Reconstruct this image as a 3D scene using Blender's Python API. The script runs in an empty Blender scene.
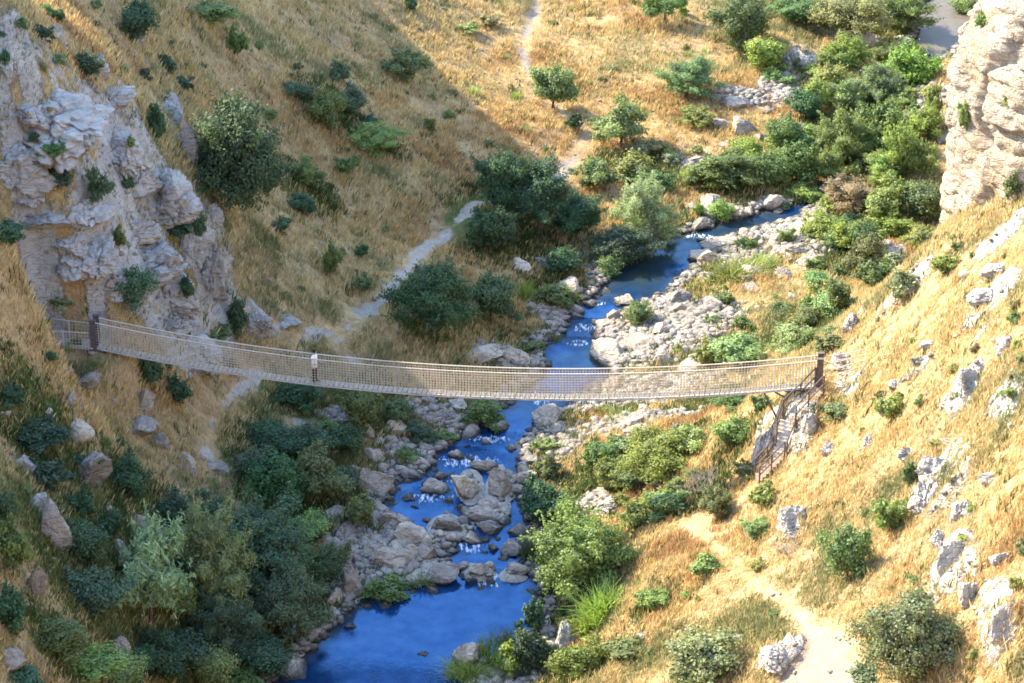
import bpy, math, random, time
import numpy as np
from mathutils import Vector, Matrix
from mathutils.bvhtree import BVHTree
T0 = time.time()
random.seed(7); RS = np.random.RandomState(7)
scene = bpy.context.scene
COL = scene.collection
# ------------------------------------------------------------------ camera
H = 75.5; PITCH = math.radians(25.0); F = 2904.0; CU, CV = 512.0, 341.5
CP, SP = math.cos(PITCH), math.sin(PITCH)
cam = bpy.data.cameras.new('camera'); cam.angle = 2*math.atan(512/F); cam.clip_end = 5000; cam.clip_start = 0.5
camo = bpy.data.objects.new('camera', cam); COL.objects.link(camo)
camo.location = (0, 0, H); camo.rotation_euler = (math.pi/2-PITCH, 0, 0); scene.camera = camo

def ray(u, v):
    a = (u-CU)/F; b = -(v-CV)/F
    return np.array([a, CP+b*SP, -SP+b*CP])
def at_z(u, v, z):
    d = ray(u, v); t = (z-H)/d[2]
    return np.array([d[0]*t, d[1]*t, z])
def at_slant(u, v, s):
    d = ray(u, v); d = d/np.linalg.norm(d)
    return np.array([d[0]*s, d[1]*s, H+d[2]*s])
# ------------------------------------------------------------------ noise
def _hash(ix, iy, iz, seed):
    h = (ix*374761393 + iy*668265263 + iz*2147483647 + seed*144269504) & 0xFFFFFFFF
    h = ((h ^ (h >> 13))*1274126177) & 0xFFFFFFFF
    h = ((h ^ (h >> 16))*2246822519) & 0xFFFFFFFF
    return ((h ^ (h >> 15)) & 0xFFFFFF)/float(0xFFFFFF)
def vnoise(x, y, z=0.0, seed=0):
    x = np.asarray(x, float); y = np.asarray(y, float); z = np.asarray(z, float)+0*x
    ix = np.floor(x).astype(np.int64); iy = np.floor(y).astype(np.int64); iz = np.floor(z).astype(np.int64)
    fx, fy, fz = x-ix, y-iy, z-iz
    fx = fx*fx*(3-2*fx); fy = fy*fy*(3-2*fy); fz = fz*fz*(3-2*fz)
    r = 0
    for dx in (0, 1):
        for dy in (0, 1):
            for dz in (0, 1):
                w = (fx if dx else 1-fx)*(fy if dy else 1-fy)*(fz if dz else 1-fz)
                r = r + w*_hash(ix+dx, iy+dy, iz+dz, seed)
    return r
def fbm(x, y, z=0.0, octv=4, seed=0, gain=.5):
    r = 0; a = 1; s = 0; f = 1.0
    for o in range(octv):
        r = r + a*(vnoise(np.asarray(x)*f, np.asarray(y)*f, np.asarray(z)*f, seed+o*17)-.5); s += a; a *= gain; f *= 2.03
    return r/s*2
def sstep(a, b, x):
    t = np.clip((x-a)/(b-a), 0, 1); return t*t*(3-2*t)
# ------------------------------------------------------------------ object helpers
def mesh_obj(name, verts, faces, mat=None, parent=None, smooth=False, link=True):
    me = bpy.data.meshes.new(name); me.from_pydata([tuple(map(float, v)) for v in verts], [], [tuple(map(int, f)) for f in faces]); me.update()
    if mat: me.materials.append(mat)
    if smooth: me.polygons.foreach_set('use_smooth', [True]*len(me.polygons))
    o = bpy.data.objects.new(name, me)
    if link: COL.objects.link(o)
    if parent: o.parent = parent
    return o
def np_mesh(name, V, Fq, k, mat=None, smooth=False, attrs=None, cattr=None):
    """V (n,3), Fq (m,k) faces all with k corners."""
    me = bpy.data.meshes.new(name); n = len(V); m = len(Fq)
    me.vertices.add(n); me.vertices.foreach_set('co', np.asarray(V, np.float32).ravel())
    me.loops.add(m*k); me.loops.foreach_set('vertex_index', np.asarray(Fq, np.int32).ravel())
    me.polygons.add(m); me.polygons.foreach_set('loop_start', np.arange(0, m*k, k, dtype=np.int32))
    me.update(calc_edges=True)
    if smooth: me.polygons.foreach_set('use_smooth', np.ones(m, bool))
    for nm, a in (attrs or {}).items():
        at = me.attributes.new(nm, 'FLOAT', 'POINT'); at.data.foreach_set('value', np.asarray(a, np.float32))
    for nm, a in (cattr or {}).items():
        at = me.attributes.new(nm, 'FLOAT_COLOR', 'POINT')
        c = np.ones((n, 4), np.float32); c[:, :3] = a; at.data.foreach_set('color', c.ravel())
    if mat: me.materials.append(mat)
    me.validate(); return me
def link_mesh(name, me, parent=None):
    o = bpy.data.objects.new(name, me); COL.objects.link(o)
    if parent: o.parent = parent
    return o
def tag(o, label=None, cat=None, group=None, kind=None):
    if label: o['label'] = label
    if cat: o['category'] = cat
    if group: o['group'] = group
    if kind: o['kind'] = kind
    return o
def empty(name, loc=(0, 0, 0), rz=0):
    o = bpy.data.objects.new(name, None); COL.objects.link(o); o.location = loc; o.rotation_euler = (0, 0, rz); o.empty_display_size = .3
    return o
class MB:
    def __init__(s): s.v = []; s.f = []
    def add(s, v, f):
        b = len(s.v); s.v += [tuple(p) for p in v]; s.f += [tuple(i+b for i in q) for q in f]
    def box(s, c, size, R=None):
        x, y, z = [d/2 for d in size]; pts = []
        for p in ((-x,-y,-z),(x,-y,-z),(x,y,-z),(-x,y,-z),(-x,-y,z),(x,-y,z),(x,y,z),(-x,y,z)):
            q = Vector(p)
            if R is not None: q = R @ q
            pts.append(q+Vector(c))
        s.add(pts, [(0,3,2,1),(4,5,6,7),(0,1,5,4),(1,2,6,5),(2,3,7,6),(3,0,4,7)])
    def tube(s, pts, rad, n=6, cap=True, flat=1.0):
        pts = [Vector(p) for p in pts]; m = len(pts)
        rad = list(rad) if hasattr(rad, '__len__') else [rad]*m
        b = len(s.v); up = None
        for i, p in enumerate(pts):
            t = (pts[min(i+1, m-1)]-pts[max(i-1, 0)]).normalized()
            if up is None: up = Vector((0, 0, 1)) if abs(t.z) < .9 else Vector((1, 0, 0))
            a = t.cross(up)
            if a.length < 1e-5: a = t.orthogonal()
            a.normalize(); bb = a.cross(t).normalized(); up = bb
            for k in range(n):
                th = 2*math.pi*k/n; s.v.append(tuple(p+a*math.cos(th)*rad[i]+bb*math.sin(th)*rad[i]*flat))
        for i in range(m-1):
            for k in range(n):
                s.f.append((b+i*n+k, b+i*n+(k+1) % n, b+(i+1)*n+(k+1) % n, b+(i+1)*n+k))
        if cap:
            s.f.append(tuple(b+k for k in range(n))[::-1]); s.f.append(tuple(b+(m-1)*n+k for k in range(n)))
    def loft(s, rings, n=10):
        """rings: (centre, rx, ry) stacked along z-ish; ellipse in x,y"""
        b = len(s.v)
        for c, rx, ry in rings:
            for k in range(n):
                th = 2*math.pi*k/n; s.v.append((c[0]+rx*math.cos(th), c[1]+ry*math.sin(th), c[2]))
        for i in range(len(rings)-1):
            for k in range(n): s.f.append((b+i*n+k, b+i*n+(k+1) % n, b+(i+1)*n+(k+1) % n, b+(i+1)*n+k))
        s.f.append(tuple(b+k for k in range(n))[::-1]); s.f.append(tuple(b+(len(rings)-1)*n+k for k in range(n)))
    def build(s, name, mat, parent=None, smooth=False): return mesh_obj(name, s.v, s.f, mat, parent, smooth)
# ------------------------------------------------------------------ node helpers
class NT:
    def __init__(s, name):
        s.m = bpy.data.materials.new(name); s.m.use_nodes = True; s.t = s.m.node_tree; s.t.nodes.clear()
        s.out = s.t.nodes.new('ShaderNodeOutputMaterial')
    def n(s, typ, **kw):
        nd = s.t.nodes.new(typ)
        for k, v in kw.items():
            if k.startswith('i_'):
                key = k[2:]; key = int(key) if key.isdigit() else key.replace('_', ' ')
                if hasattr(v, 'is_output') or isinstance(v, bpy.types.NodeSocket): s.t.links.new(v, nd.inputs[key])
                else: nd.inputs[key].default_value = v
            else: setattr(nd, k, v)
        return nd
    def link(s, a, b): s.t.links.new(a, b)
    def pos(s): return s.n('ShaderNodeNewGeometry').outputs['Position']
    def noise(s, vec, scale, det=4, rough=.55):
        return s.n('ShaderNodeTexNoise', i_Vector=vec, i_Scale=scale, i_Detail=det, i_Roughness=rough).outputs['Fac']
    def ramp(s, fac, stops):
        r = s.n('ShaderNodeValToRGB', i_Fac=fac); e = r.color_ramp.elements
        while len(e) < len(stops): e.new(.5)
        for i, (p, c) in enumerate(stops):
            e[i].position = p; e[i].color = (*c, 1) if len(c) == 3 else c
        return r.outputs['Color']
    def rng(s, fac, a, b, c=0., d=1.):
        return s.n('ShaderNodeMapRange', i_0=fac, i_1=a, i_2=b, i_3=c, i_4=d).outputs[0]
    def mix(s, fac, a, b, blend='MIX'):
        nd = s.n('ShaderNodeMix', data_type='RGBA', blend_type=blend)
        for sock, val in ((nd.inputs[0], fac), (nd.inputs[6], a), (nd.inputs[7], b)):
            if isinstance(val, bpy.types.NodeSocket): s.t.links.new(val, sock)
            elif isinstance(val, (tuple, list)): sock.default_value = (*val, 1) if len(val) == 3 else val
            else: sock.default_value = val
        return nd.outputs[2]
    def math(s, op, a, b=0.):
        nd = s.n('ShaderNodeMath', operation=op)
        for i, v in enumerate((a, b)):
            if isinstance(v, bpy.types.NodeSocket): s.t.links.new(v, nd.inputs[i])
            else: nd.inputs[i].default_value = v
        return nd.outputs[0]
    def attr(s, name, out='Fac'): return s.n('ShaderNodeAttribute', attribute_name=name).outputs[out]
    def bsdf(s, col, rough=.9, spec=.2, bump=None, bstr=.5, bdist=.1):
        b = s.n('ShaderNodeBsdfPrincipled')
        for k, v in (('Base Color', col), ('Roughness', rough), ('Specular IOR Level', spec)):
            if isinstance(v, bpy.types.NodeSocket): s.t.links.new(v, b.inputs[k])
            elif isinstance(v, tuple): b.inputs[k].default_value = (*v, 1)
            else: b.inputs[k].default_value = v
        if bump is not None:
            bp = s.n('ShaderNodeBump', i_Height=bump, i_Strength=bstr, i_Distance=bdist); s.t.links.new(bp.outputs[0], b.inputs['Normal'])
        s.t.links.new(b.outputs[0], s.out.inputs[0]); return b

def rock_nodes(k, p, sunny=False):
    """returns colour, height for limestone"""
    n1 = k.noise(p, .45, 5, .6); n2 = k.noise(p, 2.6, 5, .65); n3 = k.noise(p, 9., 3, .6)
    col = k.ramp(n1, [(.28, (.34, .31, .275)), (.5, (.475, .435, .385)), (.68, (.57, .53, .475))])
    ocr = k.rng(k.noise(p, .8, 3, .5), .56, .72)
    col = k.mix(k.math('MULTIPLY', ocr, .5), col, (.42, .29, .17))
    stretch = k.n('ShaderNodeMapping', i_Vector=p); stretch.inputs['Scale'].default_value = (1.3, 1.3, 4.2)
    n4 = k.noise(stretch.outputs[0], 1.0, 5, .7)
    stain = k.rng(n4, .52, .68); col = k.mix(k.math('MULTIPLY', stain, .42), col, (.19, .18, .17))
    col = k.mix(k.rng(n2, .35, .7, .22, 0.), col, (.2, .19, .17))
    vor = k.n('ShaderNodeTexVoronoi', feature='DISTANCE_TO_EDGE', i_Vector=stretch.outputs[0], i_Scale=.55).outputs['Distance']
    wob = k.math('ADD', vor, k.math('MULTIPLY', k.math('SUBTRACT', n2, .5), .16))
    crack = k.rng(wob, .0, .04, 1., 0.)
    col = k.mix(k.math('MULTIPLY', k.math('MULTIPLY', crack, k.rng(n1, .45, .6)), .4), col, (.16, .14, .12))
    h = k.math('ADD', k.math('MULTIPLY', n4, .8), k.math('ADD', k.math('MULTIPLY', n2, .7), k.math('MULTIPLY', n3, .22)))
    h = k.math('SUBTRACT', h, k.math('MULTIPLY', crack, .16))
    return col, h
MAT = {}
def make_materials():
    # limestone
    k = NT('limestone'); p = k.pos(); col, h = rock_nodes(k, p); k.bsdf(col, .92, .12, h, .9, .35); MAT['rock'] = k.m
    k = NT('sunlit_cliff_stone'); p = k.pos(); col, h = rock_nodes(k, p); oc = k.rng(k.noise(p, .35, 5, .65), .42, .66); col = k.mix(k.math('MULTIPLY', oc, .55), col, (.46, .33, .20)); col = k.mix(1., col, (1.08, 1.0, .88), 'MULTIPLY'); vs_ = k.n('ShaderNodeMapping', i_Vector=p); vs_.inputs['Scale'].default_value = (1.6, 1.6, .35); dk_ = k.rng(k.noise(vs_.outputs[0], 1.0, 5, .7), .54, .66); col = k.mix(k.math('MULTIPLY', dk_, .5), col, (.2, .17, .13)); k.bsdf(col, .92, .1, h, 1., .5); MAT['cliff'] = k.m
    k = NT('river_stone'); p = k.pos(); col, h = rock_nodes(k, p); lich = k.rng(k.noise(p, 1.7, 4, .65), .55, .68); col = k.mix(k.math('MULTIPLY', lich, .5), col, (.24, .21, .14)); col = k.mix(k.rng(k.noise(p, 1.1, 4, .7), .5, .66, 0, .55), col, (.17, .165, .16))
    rnd = k.n('ShaderNodeObjectInfo').outputs['Random']
    tint = k.ramp(rnd, [(0, (.58, .56, .54)), (.35, (.98, .93, .86)), (.65, (.8, .72, .62)), (1, (1.28, 1.15, .97))])
    col = k.mix(1., col, tint, 'MULTIPLY')
    z = k.n('ShaderNodeSeparateXYZ', i_0=p); wy = k.math('MULTIPLY', k.math('SUBTRACT', z.outputs[1], 120), .006)
    wet = k.rng(k.math('ADD', k.math('SUBTRACT', z.outputs[2], wy), k.math('MULTIPLY', k.noise(p, 3., 2), -.15)), .02, .26, 1, 0)
    col = k.mix(wet, col, (.055, .05, .042)); k.bsdf(col, k.rng(wet, 0, 1, .9, .35), .2, h, 1., .3); MAT['stone'] = k.m
    # terrain
    k = NT('hillside_ground'); p = k.pos()
    n1 = k.noise(p, .09, 4, .6); n2 = k.noise(p, .55, 5, .65); n3 = k.noise(p, 3.2, 4, .7); n4 = k.noise(p, 14., 2, .6)
    gr = k.ramp(n2, [(.3, (.31, .20, .10)), (.45, (.46, .31, .145)), (.58, (.54, .385, .185)), (.75, (.57, .44, .25))])
    gr = k.mix(k.rng(n1, .42, .62), gr, (.41, .27, .145))
    gr = k.mix(k.math('MULTIPLY', k.rng(k.noise(p, .33, 4, .6), .55, .68), .6), gr, (.21, .175, .062))
    gr = k.mix(k.rng(n3, .38, .62, .55, 0), gr, (.17, .11, .05))
    gr = k.mix(k.rng(n4, .5, .75, 0, .35), gr, (.55, .43, .25))
    ww = k.math('MULTIPLY', k.math('SUBTRACT', n3, .5), .9); ww2 = k.math('MULTIPLY', k.math('SUBTRACT', n2, .5), 1.2)
    def msk(nm, lo=.42, hi=.58, a=1.):
        v = k.math('ADD', k.attr(nm), k.math('MULTIPLY', k.math('ADD', ww, ww2), a)); return k.rng(v, lo, hi)
    gn = k.ramp(n3, [(.3, (.05, .06, .02)), (.55, (.105, .125, .035)), (.75, (.20, .19, .07))])
    col = k.mix(msk('green'), gr, gn)
    grv = k.ramp(n3, [(.28, (.15, .13, .105)), (.5, (.36, .32, .26)), (.72, (.48, .43, .36))])
    col = k.mix(msk('gravel'), col, grv)
    rc, rh = rock_nodes(k, p); rm = msk('rock'); col = k.mix(rm, col, rc)
    pth = k.ramp(n3, [(.3, (.30, .25, .19)), (.6, (.42, .365, .29))])
    pth = k.mix(k.attr('sand_lit_tone'), pth, k.ramp(n3, [(.3, (.24, .18, .13)), (.6, (.31, .245, .185))])); pm = msk('path', .42, .6, .35); col = k.mix(pm, col, pth)
    h = k.math('ADD', k.math('MULTIPLY', n3, .6), k.math('MULTIPLY', n4, .35)); h = k.math('ADD', h, k.math('MULTIPLY', k.math('MULTIPLY', rm, rh), 1.2))
    k.bsdf(col, .95, .08, h, .8, .3); MAT['ground'] = k.m
    # foliage
    def leaf(name, trans=.3, rough=.6, spec=.25):
        k = NT(name); oc = k.n('ShaderNodeObjectInfo').outputs['Color']
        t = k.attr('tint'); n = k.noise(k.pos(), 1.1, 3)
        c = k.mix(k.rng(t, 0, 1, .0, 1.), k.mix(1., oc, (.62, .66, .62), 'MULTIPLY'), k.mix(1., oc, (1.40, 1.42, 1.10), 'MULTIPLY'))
        c = k.mix(k.rng(n, .45, .75, 0, .4), c, k.mix(1., oc, (1.25, 1.15, .8), 'MULTIPLY'))
        b = k.bsdf(c, rough, spec)
        tr = k.n('ShaderNodeBsdfTranslucent', i_Color=k.mix(1., c, (1.3, 1.25, .6), 'MULTIPLY'))
        mx = k.n('ShaderNodeMixShader', i_0=trans); k.link(b.outputs[0], mx.inputs[1]); k.link(tr.outputs[0], mx.inputs[2]); k.link(mx.outputs[0], k.out.inputs[0])
        return k.m
    MAT['leaf'] = leaf('foliage')
    def grass(name):
        k = NT(name); c = k.attr('col', 'Color'); b = k.bsdf(c, .7, .15)
        tr = k.n('ShaderNodeBsdfTranslucent', i_Color=c); mx = k.n('ShaderNodeMixShader', i_0=.3)
        k.link(b.outputs[0], mx.inputs[1]); k.link(tr.outputs[0], mx.inputs[2]); k.link(mx.outputs[0], k.out.inputs[0]); return k.m
    MAT['grass'] = grass('dry_grass_blades')
    k = NT('bark'); n = k.noise(k.pos(), 6, 4); k.bsdf(k.ramp(n, [(.3, (.06, .045, .03)), (.7, (.17, .13, .095))]), .9, .1, n, .6, .05); MAT['bark'] = k.m
    k = NT('dry_twigs'); n = k.noise(k.pos(), 5, 3); k.bsdf(k.ramp(n, [(.3, (.16, .13, .105)), (.7, (.32, .28, .235))]), .9, .1); MAT['twig'] = k.m
    # water
    k = NT('river_water'); p = k.pos()
    fo = k.attr('foam'); wn = k.noise(p, 1.4, 4, .6); wn2 = k.noise(p, 6., 3, .6)
    mp = k.n('ShaderNodeMapping', i_Vector=p); mp.inputs['Scale'].default_value = (1.9, .55, 1)
    wn3 = k.noise(mp.outputs[0], 3.2, 4, .65)
    h = k.math('ADD', k.math('MULTIPLY', wn3, k.rng(fo, 0, 1, .10, 1.6)), k.math('MULTIPLY', wn2, k.rng(fo, 0, 1, .04, .5)))
    bp = k.n('ShaderNodeBump', i_Height=h, i_Strength=.6, i_Distance=.12)
    base = k.ramp(wn, [(.35, (.004, .022, .075)), (.65, (.008, .040, .12))])  # deep blue body colour holds the sky's reflection
    big_ = k.noise(p, .16, 3, .5); base = k.mix(k.math('MULTIPLY', k.rng(big_, .45, .62), k.rng(k.n('ShaderNodeSeparateXYZ', i_0=p).outputs[1], 142, 160, .1, 1.)), base, (.03, .045, .035)); edge_ = k.rng(k.math('ADD', k.attr('shore'), k.math('MULTIPLY', k.math('SUBTRACT', wn, .5), 1.6)), -.9, .1); base = k.mix(k.math('MULTIPLY', edge_, .85), base, (.05, .05, .032))
    dif = k.n('ShaderNodeBsdfDiffuse', i_Color=base, i_Normal=bp.outputs[0])
    yy = k.n('ShaderNodeSeparateXYZ', i_0=p).outputs[1]; upst = k.rng(yy, 142, 166)
    gcol = k.mix(k.math('MULTIPLY', upst, k.rng(big_, .36, .6, .25, .9)), (.145, .31, .56), (.20, .30, .40)); gcol = k.mix(1., gcol, k.ramp(k.noise(p, .9, 4, .65), [(.3, (.62, .66, .7)), (.7, (1.15, 1.1, 1.06))]), 'MULTIPLY')  # sky blue and the darker upstream reflection are tinted into the gloss
    gl = k.n('ShaderNodeBsdfGlossy', i_Color=gcol, i_Roughness=.06, i_Normal=bp.outputs[0])
    fr = k.n('ShaderNodeFresnel', i_IOR=2.5, i_Normal=bp.outputs[0])
    mx = k.n('ShaderNodeMixShader', i_0=fr.outputs[0]); k.link(dif.outputs[0], mx.inputs[1]); k.link(gl.outputs[0], mx.inputs[2])
    k.link(k.math('MULTIPLY', fr.outputs[0], k.rng(edge_, 0, 1, 1., .35)), mx.inputs[0])
    wh = k.n('ShaderNodeBsdfDiffuse', i_Color=(.62, .68, .75, 1))
    fm = k.rng(k.math('ADD', k.math('MULTIPLY', fo, .62), k.math('ADD', k.math('MULTIPLY', wn3, .85), k.math('MULTIPLY', wn2, .12))), 1.08, 1.24)
    mx2 = k.n('ShaderNodeMixShader', i_0=fm); k.link(mx.outputs[0], mx2.inputs[1]); k.link(wh.outputs[0], mx2.inputs[2]); k.link(mx2.outputs[0], k.out.inputs[0])
    MAT['water'] = k.m
    def plain(name, c1, c2, rough=.8, spec=.2, sc=6, metal=0):
        k = NT(name); n = k.noise(k.pos(), sc, 4, .6); b = k.bsdf(k.ramp(n, [(.35, c1), (.65, c2)]), rough, spec, n, .3, .02); b.inputs['Metallic'].default_value = metal; MAT[name] = k.m
    plain('weathered_plank', (.31, .26, .20), (.43, .37, .295)); plain('pale_rope', (.42, .355, .28), (.52, .45, .36)); plain('rope_net', (.42, .36, .265), (.52, .45, .34))
    plain('dark_post', (.06, .05, .055), (.11, .095, .1)); plain('rusty_steel', (.10, .072, .058), (.165, .118, .092), .75); plain('brown_tread', (.20, .15, .11), (.29, .22, .165))
    plain('pale_concrete', (.42, .38, .32), (.55, .5, .43)); plain('grey_post', (.33, .32, .31), (.45, .43, .42))
    plain('skin', (.42, .25, .17), (.47, .29, .2), .55); plain('hair', (.012, .009, .007), (.025, .018, .013), .5)
    plain('white_shirt', (.78, .72, .68), (.84, .78, .74), .85); plain('dark_trousers', (.014, .014, .02), (.025, .025, .034), .85); plain('shoe', (.03, .025, .022), (.05, .04, .035))
    plain('purple_bloom', (.16, .10, .22), (.27, .19, .34), .8)
make_materials()
# ------------------------------------------------------------------ sun
SUN_E = math.radians(38); SUN_A = math.radians(25)      # comes from -x, a bit from +y
# ------------------------------------------------------------------ bridge ends
BL = at_slant(98, 345.5, 155.5); BR = at_slant(817, 384, 149.5)
# ------------------------------------------------------------------ terrain control
ctrl_px = [ # u, v, height above the stream
 (0,345,12),(0,200,21),(0,100,26),(0,0,28),(60,40,23.2),(110,4,20),(130,34,18.3),(170,124,14.8),(200,214,11.5),(228,300,7),(220,336,5.6),(100,230,15),(150,270,11),(60,150,20),(40,260,16),(150,120,18),
 (280,150,8),(250,4,12),(400,4,7),(530,4,4),(400,150,5),(340,330,3.6),(300,240,6),(450,350,1.6),(330,60,9),(470,90,3.6),(520,250,1.2),(480,200,2.6),(420,260,3.2),
 (200,420,4.6),(100,420,7.6),(50,400,9.2),(0,420,11.6),(100,550,7),(0,550,11.3),(200,600,2.4),(0,683,8.6),(150,683,3.8),(280,420,2.6),(330,470,1.2),(200,500,4.2),(100,480,8),(0,480,12.2),(270,600,1.0),(60,620,7.6),
 (850,683,8.5),(700,683,5.3),(600,683,2.2),(560,620,.9),(680,530,4.1),(760,482,6),(640,450,1.8),(700,420,2.8),(1000,683,13),(1024,600,15.4),
 (850,340,11),(900,280,14),(950,222,17),(1024,200,20),(1024,340,19),(1024,500,17),(950,450,14.5),(900,560,11.5),(850,450,10.5),(780,580,7.3),(600,540,1.5),(640,600,3.4),
 (850,245,1.4),(900,150,2),(800,100,1.7),(945,20,.9),(750,4,3),(650,4,3.8),(700,100,2.0),(600,100,2.6),(640,180,1.0),(560,175,1.8),(760,180,.9),(760,320,1.6),(700,350,1.2),(800,260,1.2),(650,350,.7),(880,60,1.6),(620,410,.7),(780,360,2.6),(560,440,.6),
]
pts = [at_z(u, v, z) for u, v, z in ctrl_px]
pts += [BL-np.array([0, 0, .25]), BR-np.array([0, 0, .25]), BL+np.array([-3, .3, .5]), BR+np.array([2.5, -.5, .9]), BL+np.array([0, -3., -.6])]
# sun-blocking ridge of the shaded hill, outside the frame: derived from where its shade ends
tE, cA, tA = math.tan(SUN_E), math.cos(SUN_A), math.tan(SUN_A)
edge = [(575,683,1.4),(556,600,.6),(540,500,.4),(532,420,.3),(585,320,.4),(604,245,.6),(535,170,2),(440,98,4),(350,2,8)]
EP = [at_z(u, v, z) for u, v, z in edge]; xc = -46.0; IDX = []
for e in EP:
    IDX.append(len(pts)); pts.append(np.array([xc, e[1]+(e[0]-xc)*tA, e[2]+(e[0]-xc)/cA*tE])); pts.append(pts[-1]+np.array([-28, 6, -1.]))
pts += [np.array(p, float) for p in [(-46,100,36),(-74,100,36),(-46,250,24),(-74,262,22),(-10,262,7),(20,262,5),(50,262,6),(75,262,22),(75,200,30),(46,215,9),(44,190,9),(42,168,16),(75,150,44),(75,100,46),(45,100,33),(45,140,34),(34,150,22),(30,160,9),(24,95,13),(0,92,-1.5),(-12,95,2),(-24,92,9),(12,92,4),(36,182,3),(33,168,4)]]
P = np.array(pts)
def tps(XY):
    n = len(P); D = np.linalg.norm(P[:, None, :2]-P[None, :, :2], axis=2)
    K = np.where(D > 0, D*D*np.log(D+1e-9), 0)+np.eye(n)*6.0
    A = np.zeros((n+3, n+3)); A[:n, :n] = K; A[:n, n] = 1; A[:n, n+1:] = P[:, :2]; A[n, :n] = 1; A[n+1:, :n] = P[:, :2].T
    w = np.linalg.solve(A, np.r_[P[:, 2], 0, 0, 0])
    out = np.zeros(len(XY))
    for s in range(0, len(XY), 20000):
        q = XY[s:s+20000]; D = np.linalg.norm(q[:, None]-P[None, :, :2], axis=2)
        out[s:s+20000] = np.where(D > 0, D*D*np.log(D+1e-9), 0) @ w[:n]+w[n]+q @ w[n+1:]
    return out
STEP = .25
X0, X1, Y0, Y1 = -44., 47., 94., 242.
dx = np.arange(X0, X1+1e-6, STEP); dy = np.arange(Y0, Y1+1e-6, STEP)
def grow(n, step, f): return np.cumsum(step*f**np.arange(1, n+1))
gl = grow(26, .6, 1.25)
gx = np.r_[X0-gl[::-1], dx, X1+gl]; gy = np.r_[Y0-gl[::-1], dy, Y1+gl]
GX, GY = np.meshgrid(gx, gy)
NX, NY = len(gx), len(gy)
cx = np.clip(GX, -76, 76); cy = np.clip(GY, 90, 264)
# coarse TPS then bilinear up
tx = np.arange(-77, 78, 1.0); ty = np.arange(89, 266, 1.0); TX, TY = np.meshgrid(tx, ty)
def bil(grid, x0, y0, st, x, y):
    fx = (np.asarray(x)-x0)/st; fy = (np.asarray(y)-y0)/st
    ix = np.clip(np.floor(fx).astype(int), 0, grid.shape[1]-2); iy = np.clip(np.floor(fy).astype(int), 0, grid.shape[0]-2)
    a = np.clip(fx-ix, 0, 1); b = np.clip(fy-iy, 0, 1)
    return grid[iy, ix]*(1-a)*(1-b)+grid[iy, ix+1]*a*(1-b)+grid[iy+1, ix]*(1-a)*b+grid[iy+1, ix+1]*a*b
TZ = tps(np.c_[TX.ravel(), TY.ravel()]).reshape(TX.shape)
for it in range(6):                      # settle the ridge height so that its shade ends along the edge above
    s_ = np.arange(12., 110., .5); ex_ = []
    for e, i in zip(EP, IDX):
        px_, py_, pz_ = e[0]-cA*s_, e[1]+math.sin(SUN_A)*s_, e[2]+tE*s_; ok_ = (px_ > -76) & (py_ < 264)
        ex = float(np.max((bil(TZ, -77, 89, 1.0, px_, py_)-pz_)[ok_]))+(3.4 if e[1] < 145 else (.2 if e[1] < 180 else -1.4)); ex_.append(round(ex, 1)); P[i, 2] -= .8*ex; P[i+1, 2] -= .8*ex
    TZ = tps(np.c_[TX.ravel(), TY.ravel()]).reshape(TX.shape)
open("/tmp/ridge.txt", "w").write(str(ex_)) if 0 else None; RIDGE = ex_
GZ = bil(TZ, -77, 89, 1.0, cx, cy)
GZ = np.clip(GZ, -2.5, 60)
jx, jy = slice(26, 26+len(dx)), slice(26, 26+len(dy))
DX, DY = GX[jy, jx], GY[jy, jx]
def zw(y): return .006*(np.asarray(y, float)-120)
def march(u, v, grid, dz=0.):
    d = ray(u, v); t = np.arange(90., 290., .1)
    x, y, z = d[0]*t, d[1]*t, H+d[2]*t
    g = bil(grid, X0, Y0, STEP, x, y)+dz
    ok = (z < g) & (y > Y0) & (y < Y1)
    i = np.argmax(ok) if ok.any() else np.argmin(np.abs(z-1))
    return np.array([x[i], y[i], g[i]-dz]), t[i]
Z1 = GZ[jy, jx].copy()
# river -------------------------------------------------------------
riv = [(300,740,100),(380,683,92),(430,645,106),(455,612,92),(470,585,68),(490,558,40),(490,538,38),(468,518,62),(448,502,66),(468,482,47),(474,462,47),(488,442,36),(515,426,28),(530,410,25),(550,392,28),(578,370,34),(576,350,34),(580,331,21),(592,315,19),(616,300,26),(640,281,38),(665,262,34),(688,245,24),(712,233,17),(752,223,16),(790,212,18),(822,200,2),(850,170,-12),(890,90,-14)]
RV = []
for u, v, hw in riv:
    p = at_z(u, v, 0); p = at_z(u, v, float(zw(p[1]))); d = np.linalg.norm(p-np.array([0, 0, H])); RV.append((p[0], p[1], hw*d/F))
RV = np.array(RV)
def poly_dist(PX, PY, pl):
    """signed-ish distance: distance to polyline minus interpolated radius"""
    best = np.full(PX.shape, 1e9)
    for a, b in zip(pl[:-1], pl[1:]):
        ab = b[:2]-a[:2]; L = ab @ ab+1e-9
        t = np.clip(((PX-a[0])*ab[0]+(PY-a[1])*ab[1])/L, 0, 1)
        d = np.hypot(PX-a[0]-t*ab[0], PY-a[1]-t*ab[1])-(a[2]+t*(b[2]-a[2]))
        best = np.minimum(best, d)
    return best
def px_chain(l):
    o = []
    for u, v, hw in l:
        p = at_z(u, v, 0); p = at_z(u, v, float(zw(p[1]))); o.append((p[0], p[1], hw*np.linalg.norm(p-np.array([0, 0, H]))/F))
    return np.array(o)
RV2 = px_chain([(922,66,10),(938,40,26),(952,12,32),(966,-20,34)])
RD = np.minimum(poly_dist(DX, DY, RV), poly_dist(DX, DY, RV2))+fbm(DX*.5, DY*.5, 0, 3, 5)*.55
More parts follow.
